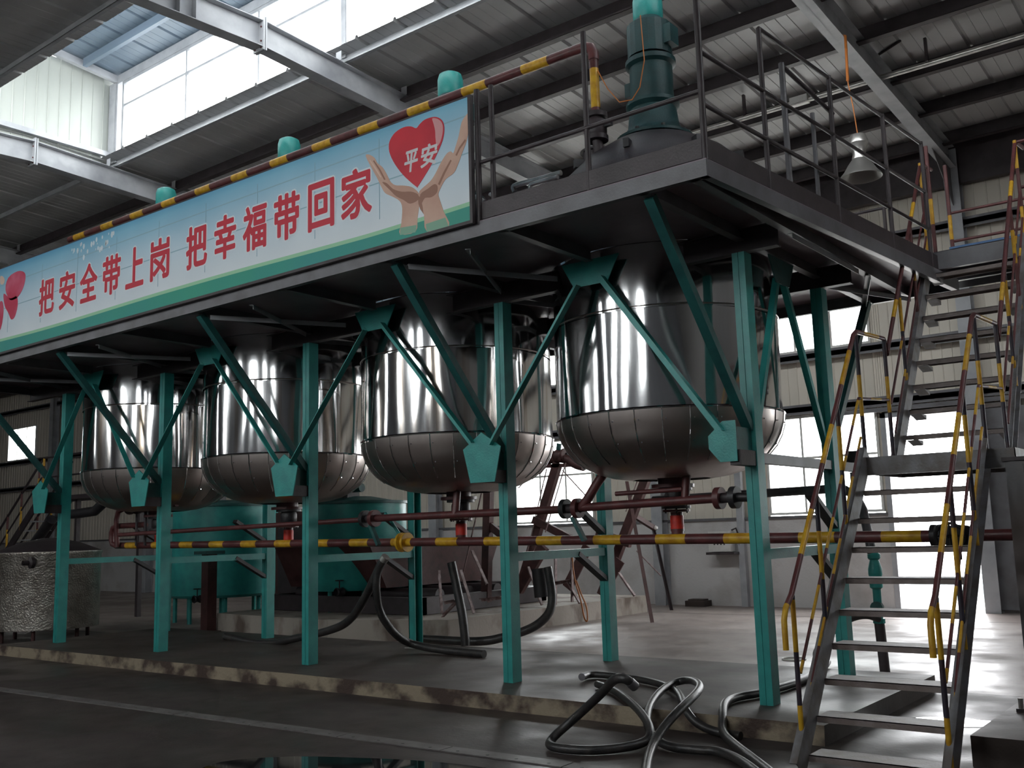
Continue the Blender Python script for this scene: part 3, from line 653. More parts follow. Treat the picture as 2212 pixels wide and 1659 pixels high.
flatpoly('palm_shading',cr([(-2.818,4.972),(-2.756,4.948),(-2.678,4.874),(-2.564,4.819),(-2.446,4.791),(-2.359,4.743),(-2.360,4.690),(-2.460,4.678),(-2.542,4.733),(-2.637,4.792),(-2.721,4.875)],3),M['skin_dark'],.0021)
flatpoly('palm_shading',cr([(-2.330,4.736),(-2.237,4.767),(-2.157,4.791),(-2.118,4.764),(-2.125,4.705),(-2.194,4.677),(-2.273,4.688),(-2.320,4.646)],3),M['skin_dark'],.0021)
flatpoly('finger_line',[(-2.112,4.780),(-2.043,4.876),(-1.957,4.971),(-1.941,4.958),(-2.021,4.861),(-2.090,4.766)],M['skin_dark'],.0021)
flatpoly('finger_line',[(-1.896,4.998),(-1.850,5.059),(-1.778,5.117),(-1.768,5.097),(-1.840,5.039),(-1.880,4.985)],M['skin_dark'],.0021)
flatpoly('finger_line',[(-2.978,5.239),(-2.903,5.141),(-2.829,5.030),(-2.842,5.024),(-2.922,5.136),(-2.991,5.238)],M['skin_light'],.0021)
flatpoly('finger_line',[(-2.927,5.221),(-2.841,5.106),(-2.774,4.989),(-2.793,4.989),(-2.860,5.102),(-2.940,5.215)],M['skin_dark'],.0021)
flatpoly('wrist_gap',[(-2.359,4.726),(-2.331,4.714),(-2.304,4.620),(-2.294,4.543),(-2.333,4.596),(-2.355,4.654)],M['skin_dark'],.0022)
M['fade']=flat('faded_skin_green_print',(.20,.38,.27)); flatpoly('wrist_fade',[(-2.588,4.476),(-2.382,4.458),(-2.395,4.391),(-2.595,4.407)],M['fade'],.0022)
flatpoly('wrist_fade',[(-2.267,4.441),(-2.031,4.450),(-1.989,4.355),(-2.257,4.365)],M['fade'],.0022)
HT=cr([(-2.370,5.385),(-2.434,5.421),(-2.530,5.440),(-2.639,5.420),(-2.707,5.366),(-2.727,5.302),(-2.710,5.219),(-2.644,5.101),(-2.544,4.976),(-2.439,4.874),(-2.369,4.814),(-2.363,4.815),(-2.287,4.885),(-2.187,4.983),(-2.111,5.077),(-2.047,5.174),(-2.022,5.273),(-2.037,5.352),(-2.092,5.408),(-2.166,5.434),(-2.264,5.436),(-2.328,5.409)],3)
flatpoly('heart_print',HT,M['heart_red'],.0024)
flatpoly('heart_sheen',cr([(-2.166,5.421),(-2.098,5.396),(-2.048,5.342),(-2.039,5.269),(-2.069,5.176),(-2.115,5.140),(-2.130,5.215),(-2.134,5.296),(-2.150,5.362)],3),M['heart_light'],.0027)
letter('平',-2.53,-2.37,4.985,5.185,M['silver_ink'],.006,.003,shear=.12); letter('安',-2.32,-2.13,4.985,5.185,M['silver_ink'],.006,.003,shear=.12)
# red butterfly at the left end, cut by the picture edge
wing=lambda pts: cr(pts,3)
flatpoly('butterfly_wing',wing([(-10.331,5.249),(-10.265,5.412),(-9.999,5.456),(-9.810,5.407),(-9.763,5.319),(-9.816,5.185),(-9.964,5.079),(-10.177,5.076)]),M['pink_print'],.0018)
flatpoly('butterfly_wing',wing([(-10.381,5.204),(-10.179,5.096),(-9.992,5.097),(-9.952,4.959),(-10.018,4.812),(-10.123,4.789),(-10.214,4.896),(-10.335,5.022)]),M['pink_print'],.0018)
flatpoly('butterfly_wing',wing([(-10.62,5.22),(-10.75,5.50),(-11.2,5.53),(-11.35,5.30),(-11.1,5.05),(-10.72,5.02)]),M['pink_print'],.0018)
flatpoly('butterfly_wing',wing([(-10.55,5.05),(-10.7,4.78),(-10.6,4.62),(-10.42,4.70),(-10.36,4.95),(-10.42,5.10)]),M['pink_print'],.0018)
flatpoly('wing_spot',wing([(-10.505,5.476),(-10.420,5.454),(-10.372,5.391),(-10.409,5.344),(-10.494,5.366)]),M['skin_light'],.0022)
random.seed(3)
for k in range(26):
    sx=-8.55+1.05*random.random(); sz=5.30+.2*random.random(); r=.008+.02*random.random()
    flatpoly('dandelion_speck',[(sx+r*math.cos(t*PI/3),sz+1.6*r*math.sin(t*PI/3)) for t in range(6)],M['halo'],.001)

# ================================================================ STRIPED PIPES
YP=.9
def pipe_z(x): return 1.545-.0085*(x+1.6)
sp=thing('striped_pipe','long horizontal pipe striped yellow and red-brown, running low behind the front columns','pipe',(-5,YP,1.5))
m=MB(); m.striped([(-11.75,YP,pipe_z(-11.75)),(1.15,YP,pipe_z(1.15))],.052,.42,.34,16,.1); m.build('pipe_run',[M['brown'],M['yellow']],sp,True)
MB().path([(-11.75,YP,pipe_z(-11.75)),(-11.87,YP,1.66),(-11.9,YP,1.72),(-11.9,YP,1.85),(-11.86,YP,1.92),(-11.75,YP,1.95),(-10.9,YP,1.95)],.045,12).build('return_bend',M['brown'],sp,True)
m=MB(); m.lathe([(.05,-.06),(.12,-.06),(.12,-.03),(.075,-.02),(.075,.02),(.12,.03),(.12,.06),(.05,.06)],20); me=m.mesh('valve_body',M['yellow'],True); o=put(me,'valve_body',sp); o.matrix_basis=Matrix.Translation((-5.15,YP,pipe_z(-5.15)))@Matrix.Rotation(PI/2,4,'Y')
m=MB(); m.tube((-5.15,YP,1.58),(-5.48,YP,1.95),.022,8); m.build('valve_lever',M['teal'],sp)
gv=thing('gate_valve','black flanged gate valve at the right end of the striped pipe, behind the stairs','valve',(1.35,YP,1.5))
def flange(par,p,axis,r,t,mt,name='flange'):
    o=MB().lathe([(0,-t/2),(r,-t/2),(r,t/2),(0,t/2)],20).build(name,mt,par,True)
    R={'X':Matrix.Rotation(PI/2,4,'Y'),'Y':Matrix.Rotation(PI/2,4,'X'),'Z':Matrix.Identity(4)}[axis]; o.matrix_basis=Matrix.Translation(p)@R; return o
zz=pipe_z(1.3)
flange(gv,(1.17,YP,zz),'X',.10,.04,M['black']); flange(gv,(1.22,YP,zz),'X',.10,.03,M['black']); flange(gv,(1.50,YP,zz),'X',.10,.05,M['black'])
MB().lathe([(.055,-.14),(.085,-.09),(.095,0),(.085,.09),(.055,.14)],18).build('valve_body',M['black'],gv,True).matrix_basis=Matrix.Translation((1.36,YP,zz))@Matrix.Rotation(PI/2,4,'Y')
MB().lathe([(.05,0),(.05,.14),(.09,.14),(.09,.17),(.02,.17),(.02,.25)],14).build('bonnet',M['black'],gv,True).matrix_basis=Matrix.Translation((1.36,YP,zz))@Matrix.Rotation(PI/2,4,'X')
MB().path([(1.36+.11*math.cos(2*PI*k/16),YP-.25,zz+.11*math.sin(2*PI*k/16)) for k in range(17)],.012,8).tube((1.25,YP-.25,zz),(1.47,YP-.25,zz),.009,6).tube((1.36,YP-.25,zz-.11),(1.36,YP-.25,zz+.11),.009,6).build('hand_wheel',M['black'],gv,True)
MB().tube((1.36,YP,zz-.08),(1.36,YP,zz-.2),.02,8).build('drain_plug',M['black'],gv)
MB().tube((1.52,YP,zz),(6.5,YP,zz),.05,12).build('pipe_tail',M['brown'],gv,True)
# upper striped pipe along the lids, turning down with a valve
up=thing('striped_feed_pipe','yellow and red-brown striped feed pipe above the banner, bending down at its right end','pipe',(-6,.3,6.7))
m=MB(); m.striped([(-12.5,.3,6.88),(-1.92,.3,6.79)],.055,.52,.36,14,.33); m.build('pipe_run',[M['brown'],M['yellow']],up,True)
MB().path([(-1.93,.3,6.79),(-1.80,.3,6.785),(-1.72,.3,6.75),(-1.69,.3,6.68),(-1.69,.3,6.6)],.058,14).build('pipe_elbow',M['brown'],up,True)
m=MB(); m.striped([(-1.69,.3,6.62),(-1.69,.3,5.98)],.05,.12,.44,12,.0); m.build('drop_pipe',[M['brown'],M['yellow']],up,True)
for z in (5.97,5.72): flange(up,(-1.69,.3,z),'Z',.12,.05,M['dark_steel'])
MB().lathe([(.06,5.72),(.11,5.78),(.11,5.90),(.06,5.97)],16,(-1.69,.3,0)).build('valve_body',M['dark_steel'],up,True)
MB().tube((-1.69,.3,5.72),(-1.66,.34,5.28),.055,12).build('drop_leg',M['dark_steel'],up,True)
MB().box(-1.60,-1.50,.28,.32,5.82,5.87).build('valve_handle',M['black'],up)
wr=MB(); wr.path([(-1.66,.3,6.5),(-1.5,.25,6.2),(-1.35,.22,6.0),(-1.2,.22,5.98),(-1.12,.25,6.1),(-1.08,.3,6.4),(-1.1,.3,6.9)],.006,6)
tag(wr.build('hanging_cable',M['orange'],None,True),'thin orange cable looping between the feed pipe and the tall teal motor','cable')
# ================================================================ OUTLETS AND TRANSFER PIPE
TYO=TY
for i,tx in enumerate(TX):
    lab=['bottom outlet with red sleeve under the tank next to the staircase','bottom outlet with red sleeve under the second tank from the staircase','bottom outlet with red sleeve under the third tank from the staircase','bottom outlet with red sleeve under the farthest tank, half behind a column'][i]
    t=thing('tank_outlet',lab,'outlet pipe',(tx,TY,1.6),'tank outlets above the striped pipe')
    x=tx+.03; zt=ZB-.075
    flange(t,(x,TY,zt-.015),'Z',.17,.03,M['black'])
    MB().lathe([(.10,zt-.03),(.115,zt-.07),(.115,zt-.16),(.09,zt-.19)],18,(x,TY,0)).build('valve_body',M['black'],t,True)
    flange(t,(x,TY,zt-.20),'Z',.15,.028,M['black']); flange(t,(x,TY,zt-.235),'Z',.14,.024,M['brown'])
    MB().lathe([(.062,zt-.25),(.062,1.74),(.068,1.74),(.068,1.62),(.062,1.62),(.062,pipe_z(x))],16,(x,TY,0)).build('down_pipe',M['brown'],t,True)
    MB().lathe([(.066,1.645),(.0685,1.645),(.0685,1.78),(.066,1.78)],16,(x,TY,0)).build('red_sleeve',M['red'],t,True)
    for k in range(6):
        a=2*PI*k/6; MB().tube((x+.125*math.cos(a),TY+.125*math.sin(a),zt-.26),(x+.125*math.cos(a),TY+.125*math.sin(a),zt-.18),.009,6).build('flange_bolt',M['black'],t)
tp=thing('transfer_pipe','red-brown transfer pipe with black flanges, just above and parallel to the striped pipe','pipe',(-5,.6,1.85))
MB().tube((-11.2,.62,1.80),(-5.62,.62,1.87),.033,12).build('pipe_run',M['brown'],tp,True)
MB().tube((-5.35,.62,1.88),(-2.55,.62,1.885),.045,12).build('pipe_run',M['brown'],tp,True)
MB().tube((-2.3,.62,1.895),(-.72,.62,1.925),.045,12).build('pipe_run',M['brown'],tp,True)
for x,z,mt,mt2 in ((-5.48,1.88,'black','brown'),(-2.42,1.89,'black','brown'),(-.62,1.925,'brown','black')):
    flange(tp,(x-.07,.62,z),'X',.105,.06,M[mt]); flange(tp,(x+.09,.62,z),'X',.105,.06,M[mt2]); MB().tube((x-.1,.62,z),(x+.12,.62,z),.05,12).build('coupling',M['dark_steel'],tp,True)
    MB().tube((x-.115,.62,z),(x-.10,.62,z),.03,8).build('coupling_nut',M['galv'],tp)
MB().tube((-.5,.62,1.925),(-.28,.62,1.92),.045,10).build('pipe_stub',M['black'],tp,True)
MB().path([(-2.28,.62,1.90),(-2.2,.62,1.98),(-2.12,.66,2.12),(-2.02,.75,2.3)],.05,12).build('riser',M['brown'],tp,True)
MB().tube((-1.06,.62,1.9),(-1.06,.7,2.25),.042,12).build('riser',M['brown'],tp,True)
MB().tube((-1.85,.62,2.02),(-1.08,.62,2.03),.024,10).build('bypass',M['brown'],tp,True)
MB().path([(-4.05,.62,1.89),(-4.05,.68,2.3)],.045,12).build('riser',M['brown'],tp,True)
for x in (-2.42,-5.48): MB().bar((x+.02,.62,1.8),(x+.16,.62,1.55),.06,.04).build('valve_lever',M['teal_dark'],tp)
lp=thing('looped_pipe','red-brown looped pipework with valve under the farthest tank, at the pipe\'s left end','pipe',(-11,.9,1.8))
MB().path([(-11.55,.8,1.6),(-11.6,.8,2.05),(-11.55,.8,2.18),(-11.4,.8,2.22),(-9.9,.8,2.24)],.042,12).build('pipe_run',M['brown'],lp,True)
MB().lathe([(.05,-.14),(.11,-.12),(.11,-.09),(.08,0),(.11,.09),(.11,.12),(.05,.14)],16).build('valve_body',M['dark_steel'],lp,True).matrix_basis=Matrix.Translation((-11.1,.8,2.23))@Matrix.Rotation(PI/2,4,'Y')
for x in (-11.0,-10.75): MB().tube((x,.8,1.62),(x,.8,2.22),.022,8).build('support_rod',M['dark_steel'],lp)
# dark frame rails beyond, behind the striped pipe

# ================================================================ STAIRCASE
st=thing('steel_staircase','grey steel staircase with yellow and black striped handrails, rising past a landing to the platform','staircase',(1.25,-1.3,0))
SX0,SX1=.80,1.71
def tr1(k): return (-1.268+.195*k,.079+.23*k)
def tr2(k): return (1.42+.19*k,2.20+.262*k)
def stringer(x,p,q,dep=.17,nm='stringer'):
    m=MB(); m.bar(p,q,.008,dep,(0,0,1)); 
    d=(Vector(q)-Vector(p)).normalized(); n=Vector((0,-d.z,d.y)); s=1 if x<1.2 else -1
    for e in (-1,1):
        o=n*(e*(dep/2-.004))+Vector((-s*.025,0,0)); m.bar(Vector(p)+o,Vector(q)+o,.05,.008,n)
    return m.build(nm,M['steel_stair'],st)
for x in (SX0-.01,SX1+.01):
    stringer(x,(x,-1.40,-.0),(x,.50,2.24)); stringer(x,(x,1.30,2.12),(x,3.15,4.55))
def tread(y,z,i):
    m=MB(); m.box(SX0,SX1,y,y+.24,z-.006,z).box(SX0,SX1,y,y+.006,z-.045,z).box(SX0,SX1,y+.234,y+.24,z-.03,z); return m.build('tread',M['tread'],st)
for k in range(9): tread(*tr1(k),k)
for k in range(1,9): 
    y,z=tr2(k); td=tread(y,z,k)
    for x in (SX0,SX1-.1): MB().prism([(y+.02,z-.045),(y+.2,z-.045),(y+.2,z-.09)],'X',x,x+.1).build('tread_bracket',M['steel_stair'],td)
# landing
m=MB(); LZ=2.20; LY0,LY1=.44,1.46
m.box(SX0-.03,SX1+.25,LY0,LY0+.008,LZ-.14,LZ).box(SX0-.03,SX1+.25,LY0,LY0+.06,LZ-.148,LZ-.14).box(SX0-.03,SX1+.25,LY1-.008,LY1,LZ-.14,LZ).box(SX0-.03,SX0-.022,LY0,LY1,LZ-.14,LZ).box(SX1+.242,SX1+.25,LY0,LY1,LZ-.14,LZ)
m.build('landing_frame',M['steel_stair'],st); MB().box(SX0-.03,SX1+.25,LY0,LY1,LZ,LZ+.006).build('landing_plate',M['steel_stair'],st)
MB().bar((SX1+.22,LY0+.1,LZ-.15),(SX1+.22,LY1-.1,1.2),.05,.05).build('landing_strut',M['steel_stair'],st)
# top landing
m=MB(); TZ=4.40; TY0=3.10
m.box(SX0-.05,6.5,TY0,TY0+.008,TZ-.02,TZ+.17).box(SX0-.05,6.5,TY0,TY0+.06,TZ-.028,TZ-.02).box(SX0-.05,6.5,4.25,4.26,TZ-.02,TZ+.17)
for y in (3.45,3.85): m.box(SX0-.05,6.5,y-.03,y+.03,TZ-.02,TZ-.01).box(SX0-.05,6.5,y-.004,y+.004,TZ-.01,TZ+.16)
m.build('top_landing_frame',M['steel_grey'],st); MB().box(SX0-.05,6.5,TY0,4.26,TZ+.165,TZ+.172).build('top_landing_plate',M['deck'],st)
M['blue']=mat('blue_paint',(.07,.17,.36),(.05,.12,.27),.45,scale=6)
MB().box(SX0+.2,6.5,TY0-.004,TY0+.02,TZ+.173,TZ+.195).build('blue_kick_strip',M['blue'],st)
# striped handrails
SM=[M['yellow'],M['band_black']]; SM2=[M['yellow'],M['brown']]
def rail(pts,r=.019,a=.30,b=.34,off=0,mats=SM,nm='hand_rail'): return MB().striped(pts,r,a,b,10,off).build(nm,mats,st,True)
def H1(y,h): return .079+(y+1.268)*1.18+h
def H2(y,h): return 2.20+(y-1.42)*1.379+h
for j,x in enumerate((SX0-.03,SX1+.03)):
    # lower flight
    rail([(x,-1.46,.80),(x,-1.46,1.0),(x,-1.42,1.08),(x,-1.30,1.17),(x,.44,3.28),(x,.52,3.32),(x,1.28,3.36)],.021,.42,.46,.1,SM2)
    rail([(x,-1.24,.62),(x,.44,2.72),(x,1.28,2.78)],.012,.30,.34,.2,SM2,'mid_rail'); rail([(x,-1.20,.34),(x,.42,2.38)],.011,.34,.30,.1,SM2,'low_rail')
    for y,zb,zt,off in ((-1.29,.05,1.16,0),(-.70,.77,1.88,.25),(-.10,1.46,2.62,.1),(.50,2.2,3.30,.35)): rail([(x,y,zb),(x,y,zt)],.018,.36,.36,off,SM,'rail_post')
    # landing to upper flight
    rail([(x,1.28,3.36),(x,1.34,3.22),(x,3.15,5.62),(x,3.6,5.68)],.021,.25,1.3,.9,SM2)
    rail([(x,1.34,2.75),(x,3.15,5.10)],.012,.12,1.2,.6,SM2,'mid_rail'); rail([(x,1.40,2.48),(x,3.15,4.82)],.011,.12,1.4,.8,SM2,'low_rail')
    for y,zb,zt,off in ((1.28,2.2,3.36,.3),(1.9,H2(1.9,0),H2(1.9,1.06),.1),(2.5,H2(2.5,0),H2(2.5,1.06),.3),(3.12,4.55,5.62,.0)): rail([(x,y,zb),(x,y,zt)],.018,.34,.42,off,SM2 if y>2 else SM,'rail_post')
for x in (2.6,3.5,4.4): rail([(x,TY0+.03,4.57),(x,TY0+.03,5.6)],.02,.3,.6,.2,SM2,'rail_post')
for z in (5.1,5.6): rail([(SX1+.05,TY0+.03,z),(6.4,TY0+.03,z)],.018,.2,1.4,.5,SM2)
for y in (3.4,4.2): rail([(SX0-.02,y,4.57),(SX0-.02,y,5.9)],.022,.3,.7,.6,SM2,'rail_post')
for z in (4.95,5.3): rail([(SX0,4.22,z),(6.4,4.22,z)],.018,.2,1.2,.6,[M['brown'],M['brown']])

# ================================================================ RIGHT-HAND COLUMN ON ITS PEDESTAL
pc=thing('pedestal_column','brown grey steel column on a concrete pedestal at the right edge, beside the stair foot','column',(2.25,.7,0))
MB().box(1.72,2.9,-.70,1.0,0,.20).build('pedestal',M['plinth_top'],pc)
m=MB(); X0,Y0=1.88,.42
m.box(X0,X0+.42,Y0,Y0+.014,.2,2.1).box(X0,X0+.42,Y0+.40,Y0+.414,.2,2.1).box(X0+.2,X0+.215,Y0,Y0+.41,.2,2.1)
m.build('column_shaft',mat('rusty_column_paint',(.15,.115,.10),(.17,.17,.18),.5,scale=1.2,bump=.1,bscale=40),pc)
MB().box(X0-.08,X0+.5,Y0-.08,Y0+.5,.2,.225).build('base_plate',M['dark_steel'],pc)
for dx in (-.05,.47): MB().tube((X0+dx,Y0-.05,.225),(X0+dx,Y0-.05,.30),.018,8).build('anchor_bolt',M['galv'],pc)
MB().prism([(Y0-.3,2.06),(Y0,2.06),(Y0,1.3)],'X',X0+.18,X0+.2).build('bracket_plate',M['steel_grey'],pc)
MB().box(X0-.02,X0+.44,Y0-.02,Y0+.43,2.1,2.13).build('cap_plate',M['dark_steel'],pc)

# ================================================================ DRAIN PIPE AND VALVE BY THE DOOR
dp=thing('drain_pipe','grey pipe bending down to the floor behind the stairs, with a teal valve','pipe',(-.1,3.2,0))
MB().path([(-2.9,3.2,2.02),(-.55,3.2,2.05),(-.38,3.2,2.03),(-.26,3.2,1.94),(-.2,3.2,1.8),(-.16,3.2,1.5),(-.13,3.2,1.25)],.052,14).build('pipe_run',M['steel_grey'],dp,True)
MB().lathe([(.045,1.32),(.07,1.3),(.07,1.26),(.05,1.24),(.075,1.14),(.075,1.08),(.05,1.0),(.07,.98),(.07,.94),(.045,.92)],16,(-.12,3.2,0)).build('valve_body',M['teal'],dp,True)
MB().lathe([(.045,.95),(.045,.60),(.065,.60),(.065,.55),(.05,.55),(.05,.45)],16,(-.12,3.2,0)).build('teal_section',M['teal'],dp,True)
MB().path([(-.12,3.2,.55),(-.10,3.2,.0)],.055,14).build('foot_pipe',M['dark_steel'],dp,True)
MB().tube((-.12,3.2,.72),(-.12,3.14,.72),.07,12).build('valve_cap',M['teal_dark'],dp)
def chaikin(pts,n=3):
    pts=[Vector(p) for p in pts]
    for _ in range(n):
        q=[pts[0]]
        for i in range(len(pts)-1): q+= [pts[i]*.75+pts[i+1]*.25,pts[i]*.25+pts[i+1]*.75]
        pts=q+[pts[-1]]
    return pts
dh=MB(); dh.path(chaikin([(-.08,3.1,.60),(-.2,2.98,.66),(-.38,2.85,.60),(-.55,2.7,.42),(-.66,2.55,.22),(-0.498,2.744,0.190),(-0.197,1.203,0.190),(-0.266,0.314,0.190),(-0.376,0.034,0.190),(-0.309,-0.299,0.190),(-0.183,-0.578,0.140),(-0.094,-0.779,0.050),(0.173,-1.095,0.040),(0.549,-1.526,0.040),(0.881,-1.917,0.040)]),.036,12)
tag(dh.build('drain_hose',M['rubber'],None,True),'black hose leaving the pipe behind the stairs and lying across the plinth','hose')
gb=MB(); gb.box(-.3,-.0,2.55,2.85,0,.0); 
# beam with small lamp box, behind the stair landing
bb=thing('junction_box','small dark junction box on the grey tie beam beside the landing','junction box',(-.04,2.6,2.3))
MB().box(-.11,.01,2.52,2.68,2.295,2.42).build('box_body',M['black'],bb); MB().box(-.09,-.01,2.55,2.65,2.06,2.195).build('box_shade',M['plaster'],bb); MB().tube((-.05,2.6,2.19),(-.05,2.6,2.20),.02,8).build('box_gland',M['black'],bb)

# ================================================================ HOSES ON THE FLOOR
def chaikin(pts,n=3):
    pts=[Vector(p) for p in pts]
    for _ in range(n):
        q=[pts[0]]
        for i in range(len(pts)-1): q+= [pts[i]*.75+pts[i+1]*.25,pts[i]*.25+pts[i+1]*.75]
        pts=q+[pts[-1]]
    return pts
def hose(name,pts,r,label,group=None,tip=None):
    t=thing(name,label,'hose',tuple(Vector(pts[0])),group)
    MB().path(chaikin(pts),r,12).build('hose_body',M['rubber'],t,True)
    if tip: 
        d=(Vector(pts[0])-Vector(pts[1])).normalized(); MB().tube(Vector(pts[0])-d*.05,Vector(pts[0])+d*.02,r*1.08,12).build('hose_end',M[tip],t,True)
    return t
r=.034
hose('floor_hose',[(-0.199,-1.898,0.560),(-0.216,-1.978,0.620),(-0.338,-1.932,0.600),(-0.601,-1.656,0.460),(-0.975,-1.482,0.220),(-1.137,-1.640,0.050),(-1.025,-1.806,0.036),(-0.729,-1.781,0.036),(-0.556,-1.607,0.036),(-0.435,-1.391,0.050),(-0.438,-1.271,0.100),(-0.620,-1.038,0.160),(-1.039,-0.587,0.190),(-1.470,-0.139,0.190),(-1.836,0.110,0.190)],r,'black hose arching up with its pale end raised, lying in front of the plinth',None,'steel_grey')
hose('floor_hose',[(0.130,-2.352,0.036),(-0.221,-1.702,0.050),(-0.311,-1.376,0.140),(-0.292,-1.097,0.260),(-0.354,-0.666,0.320),(-0.529,-0.263,0.320),(-0.876,0.229,0.280),(-1.086,0.304,0.240),(-0.995,-0.169,0.220),(-0.801,-0.699,0.180),(-0.579,-1.111,0.140),(-0.475,-1.198,0.060),(-0.250,-1.356,0.036),(-0.026,-1.335,0.036),(0.123,-1.284,0.036),(0.392,-1.468,0.036),(0.800,-1.946,0.036)],r,'black hose looping over itself across the plinth edge, middle of the tangle')
hose('floor_hose',[(-2.199,0.394,0.200),(-2.276,0.653,0.190),(-1.971,0.658,0.190),(-1.521,0.535,0.190),(-1.134,0.279,0.190),(-0.788,-0.159,0.210),(-0.491,-0.646,0.190),(-0.399,-0.655,0.090),(-0.221,-0.687,0.040),(0.036,-0.725,0.036)],r,'black hose lying along the plinth top behind the tangle, pale cut end at its left',None,'steel_grey')
hose('suction_hose',[(-5.442,0.850,1.388),(-5.584,0.850,1.245),(-5.612,0.850,1.014),(-5.667,0.950,0.719),(-5.639,1.100,0.506),(-5.632,1.300,0.342),(-5.619,1.500,0.253),(-5.2,1.55,.2),(-4.4,1.5,.19)],.05,'black suction hose hanging from the yellow valve of the striped pipe','suction hoses','galv')
hose('suction_hose',[(-5.695,1.000,1.267),(-6.059,1.100,0.876),(-6.586,1.300,0.517),(-7.164,1.400,0.364),(-7.803,1.400,0.256),(-8.604,1.500,0.101),(-9.6,1.5,.2)],.055,'thick black hose sweeping left from the yellow valve down to the plinth','suction hoses')
hose('suction_hose',[(-4.630,3.200,1.169),(-4.584,3.200,0.948),(-4.563,3.200,0.697),(-4.569,3.100,0.518),(-4.703,2.900,0.358),(-4.989,2.700,0.262),(-5.276,2.500,0.190),(-6.3,2.45,.20)],.06,'thick black hose curving up beside the brown machine frame, behind a front column','suction hoses')
hose('suction_hose',[(-5.528,2.200,1.277),(-5.452,2.200,0.997),(-5.339,2.200,0.569),(-5.300,2.200,0.177)],.06,'straight black hose standing on the plinth under the second tank','suction hoses')
# ================================================================ FLOOR STRIP, PUDDLE, RING
fs_=thing('floor_strip','steel cover strip with bolt holes let into the dark floor in the foreground','cover strip',(-4,-2.4,0))
ax,ay,bx2,by2=-13.0,-2.52,1.6,-2.02; n=13
for k in range(n):
    p=Vector((ax+(bx2-ax)*k/n,ay+(by2-ay)*k/n,.004)); q=Vector((ax+(bx2-ax)*(k+1)/n-.012,ay+(by2-ay)*(k+1)/n,.004))
    o=MB().bar(p,q,.16,.008).build('strip_plate',mat('worn_strip_steel',(.17,.16,.155),(.115,.10,.10),.5,scale=5,bump=.1,bscale=40) if k==0 else bpy.data.materials['worn_strip_steel'],fs_)
    for t in (.12,.38,.62,.88):
        c=p.lerp(q,t)+Vector((0,.03*(1 if int(t*100)%2 else -1),.0045)); MB().tube(c,c+Vector((0,0,.001)),.014,8).build('bolt_hole',M['black'],o)
M['water']=mat('dirty_water',(.012,.012,.014),rough=.03,spec=.6)
random.seed(5)
def puddle(cx,cy,rx,ry,label,z=.0035,ang=0):
    pts=[]
    for k in range(40):
        t=2*PI*k/40; r=1+.22*noise.noise(Vector((math.cos(t)*1.5+cx,math.sin(t)*1.5+cy,0))); u,v=rx*r*math.cos(t),ry*r*math.sin(t)
        pts.append((cx+u*math.cos(ang)-v*math.sin(ang),cy+u*math.sin(ang)+v*math.cos(ang)))
    return tag(MB().prism(pts,'Z',.001,z).build('puddle',M['water']),label,'puddle','puddles on the floor')
puddle(-1.75,-3.15,1.15,.62,'dark puddle in the foreground mirroring a teal column',ang=.25)
puddle(1.15,.75,.42,.22,'bright puddle on the floor between the stair stringers',ang=.4)
puddle(.55,-1.75,.36,.12,'small puddle at the foot of the stairs, left of the first post')
tag(MB().path([(-1.45+.14*math.cos(2*PI*k/28),3.95+.14*math.sin(2*PI*k/28),.012) for k in range(29)],.01,8).build('floor_ring',M['white'],None,True),'small white ring lying on the floor behind the right-hand front column','ring')

# ================================================================ BACKGROUND MACHINES
dr=thing('dimpled_drum','short wide stainless drum with dimpled skin on stub legs, at the far left','drum',(-14.25,1.05,0))
o_=(-14.25,1.05,0)
MB().lathe([(.88,.22),(.885,.24),(.885,1.50),(.90,1.52),(.90,1.56),(.86,1.56)],56,o_,jit=lambda t,z:.01*noise.noise(Vector((math.cos(t)*3,math.sin(t)*3,z*2)))).build('drum_shell',M['dimpled'],dr,True)
MB().lathe([(.0,.23),(.88,.23)],40,o_).build('drum_floor',M['dark_steel'],dr)
MB().lathe([(.90,1.56),(.5,1.72),(.12,1.80),(0,1.80)],40,o_).build('drum_lid',M['dark_steel'],dr,True)
for k in range(6):
    a=2*PI*k/6+.3; MB().tube((o_[0]+.72*math.cos(a),o_[1]+.72*math.sin(a),0),(o_[0]+.72*math.cos(a),o_[1]+.72*math.sin(a),.23),.035,8).build('stub_leg',M['brown_frame'],dr)
MB().lathe([(.10,-.03),(.10,.03),(.04,.05),(.04,.15)],12).build('side_port',M['dark_steel'],dr,True).matrix_basis=Matrix.Translation((o_[0]+.62,o_[1]-.62,1.38))@Matrix.Rotation(PI/2,4,'X')
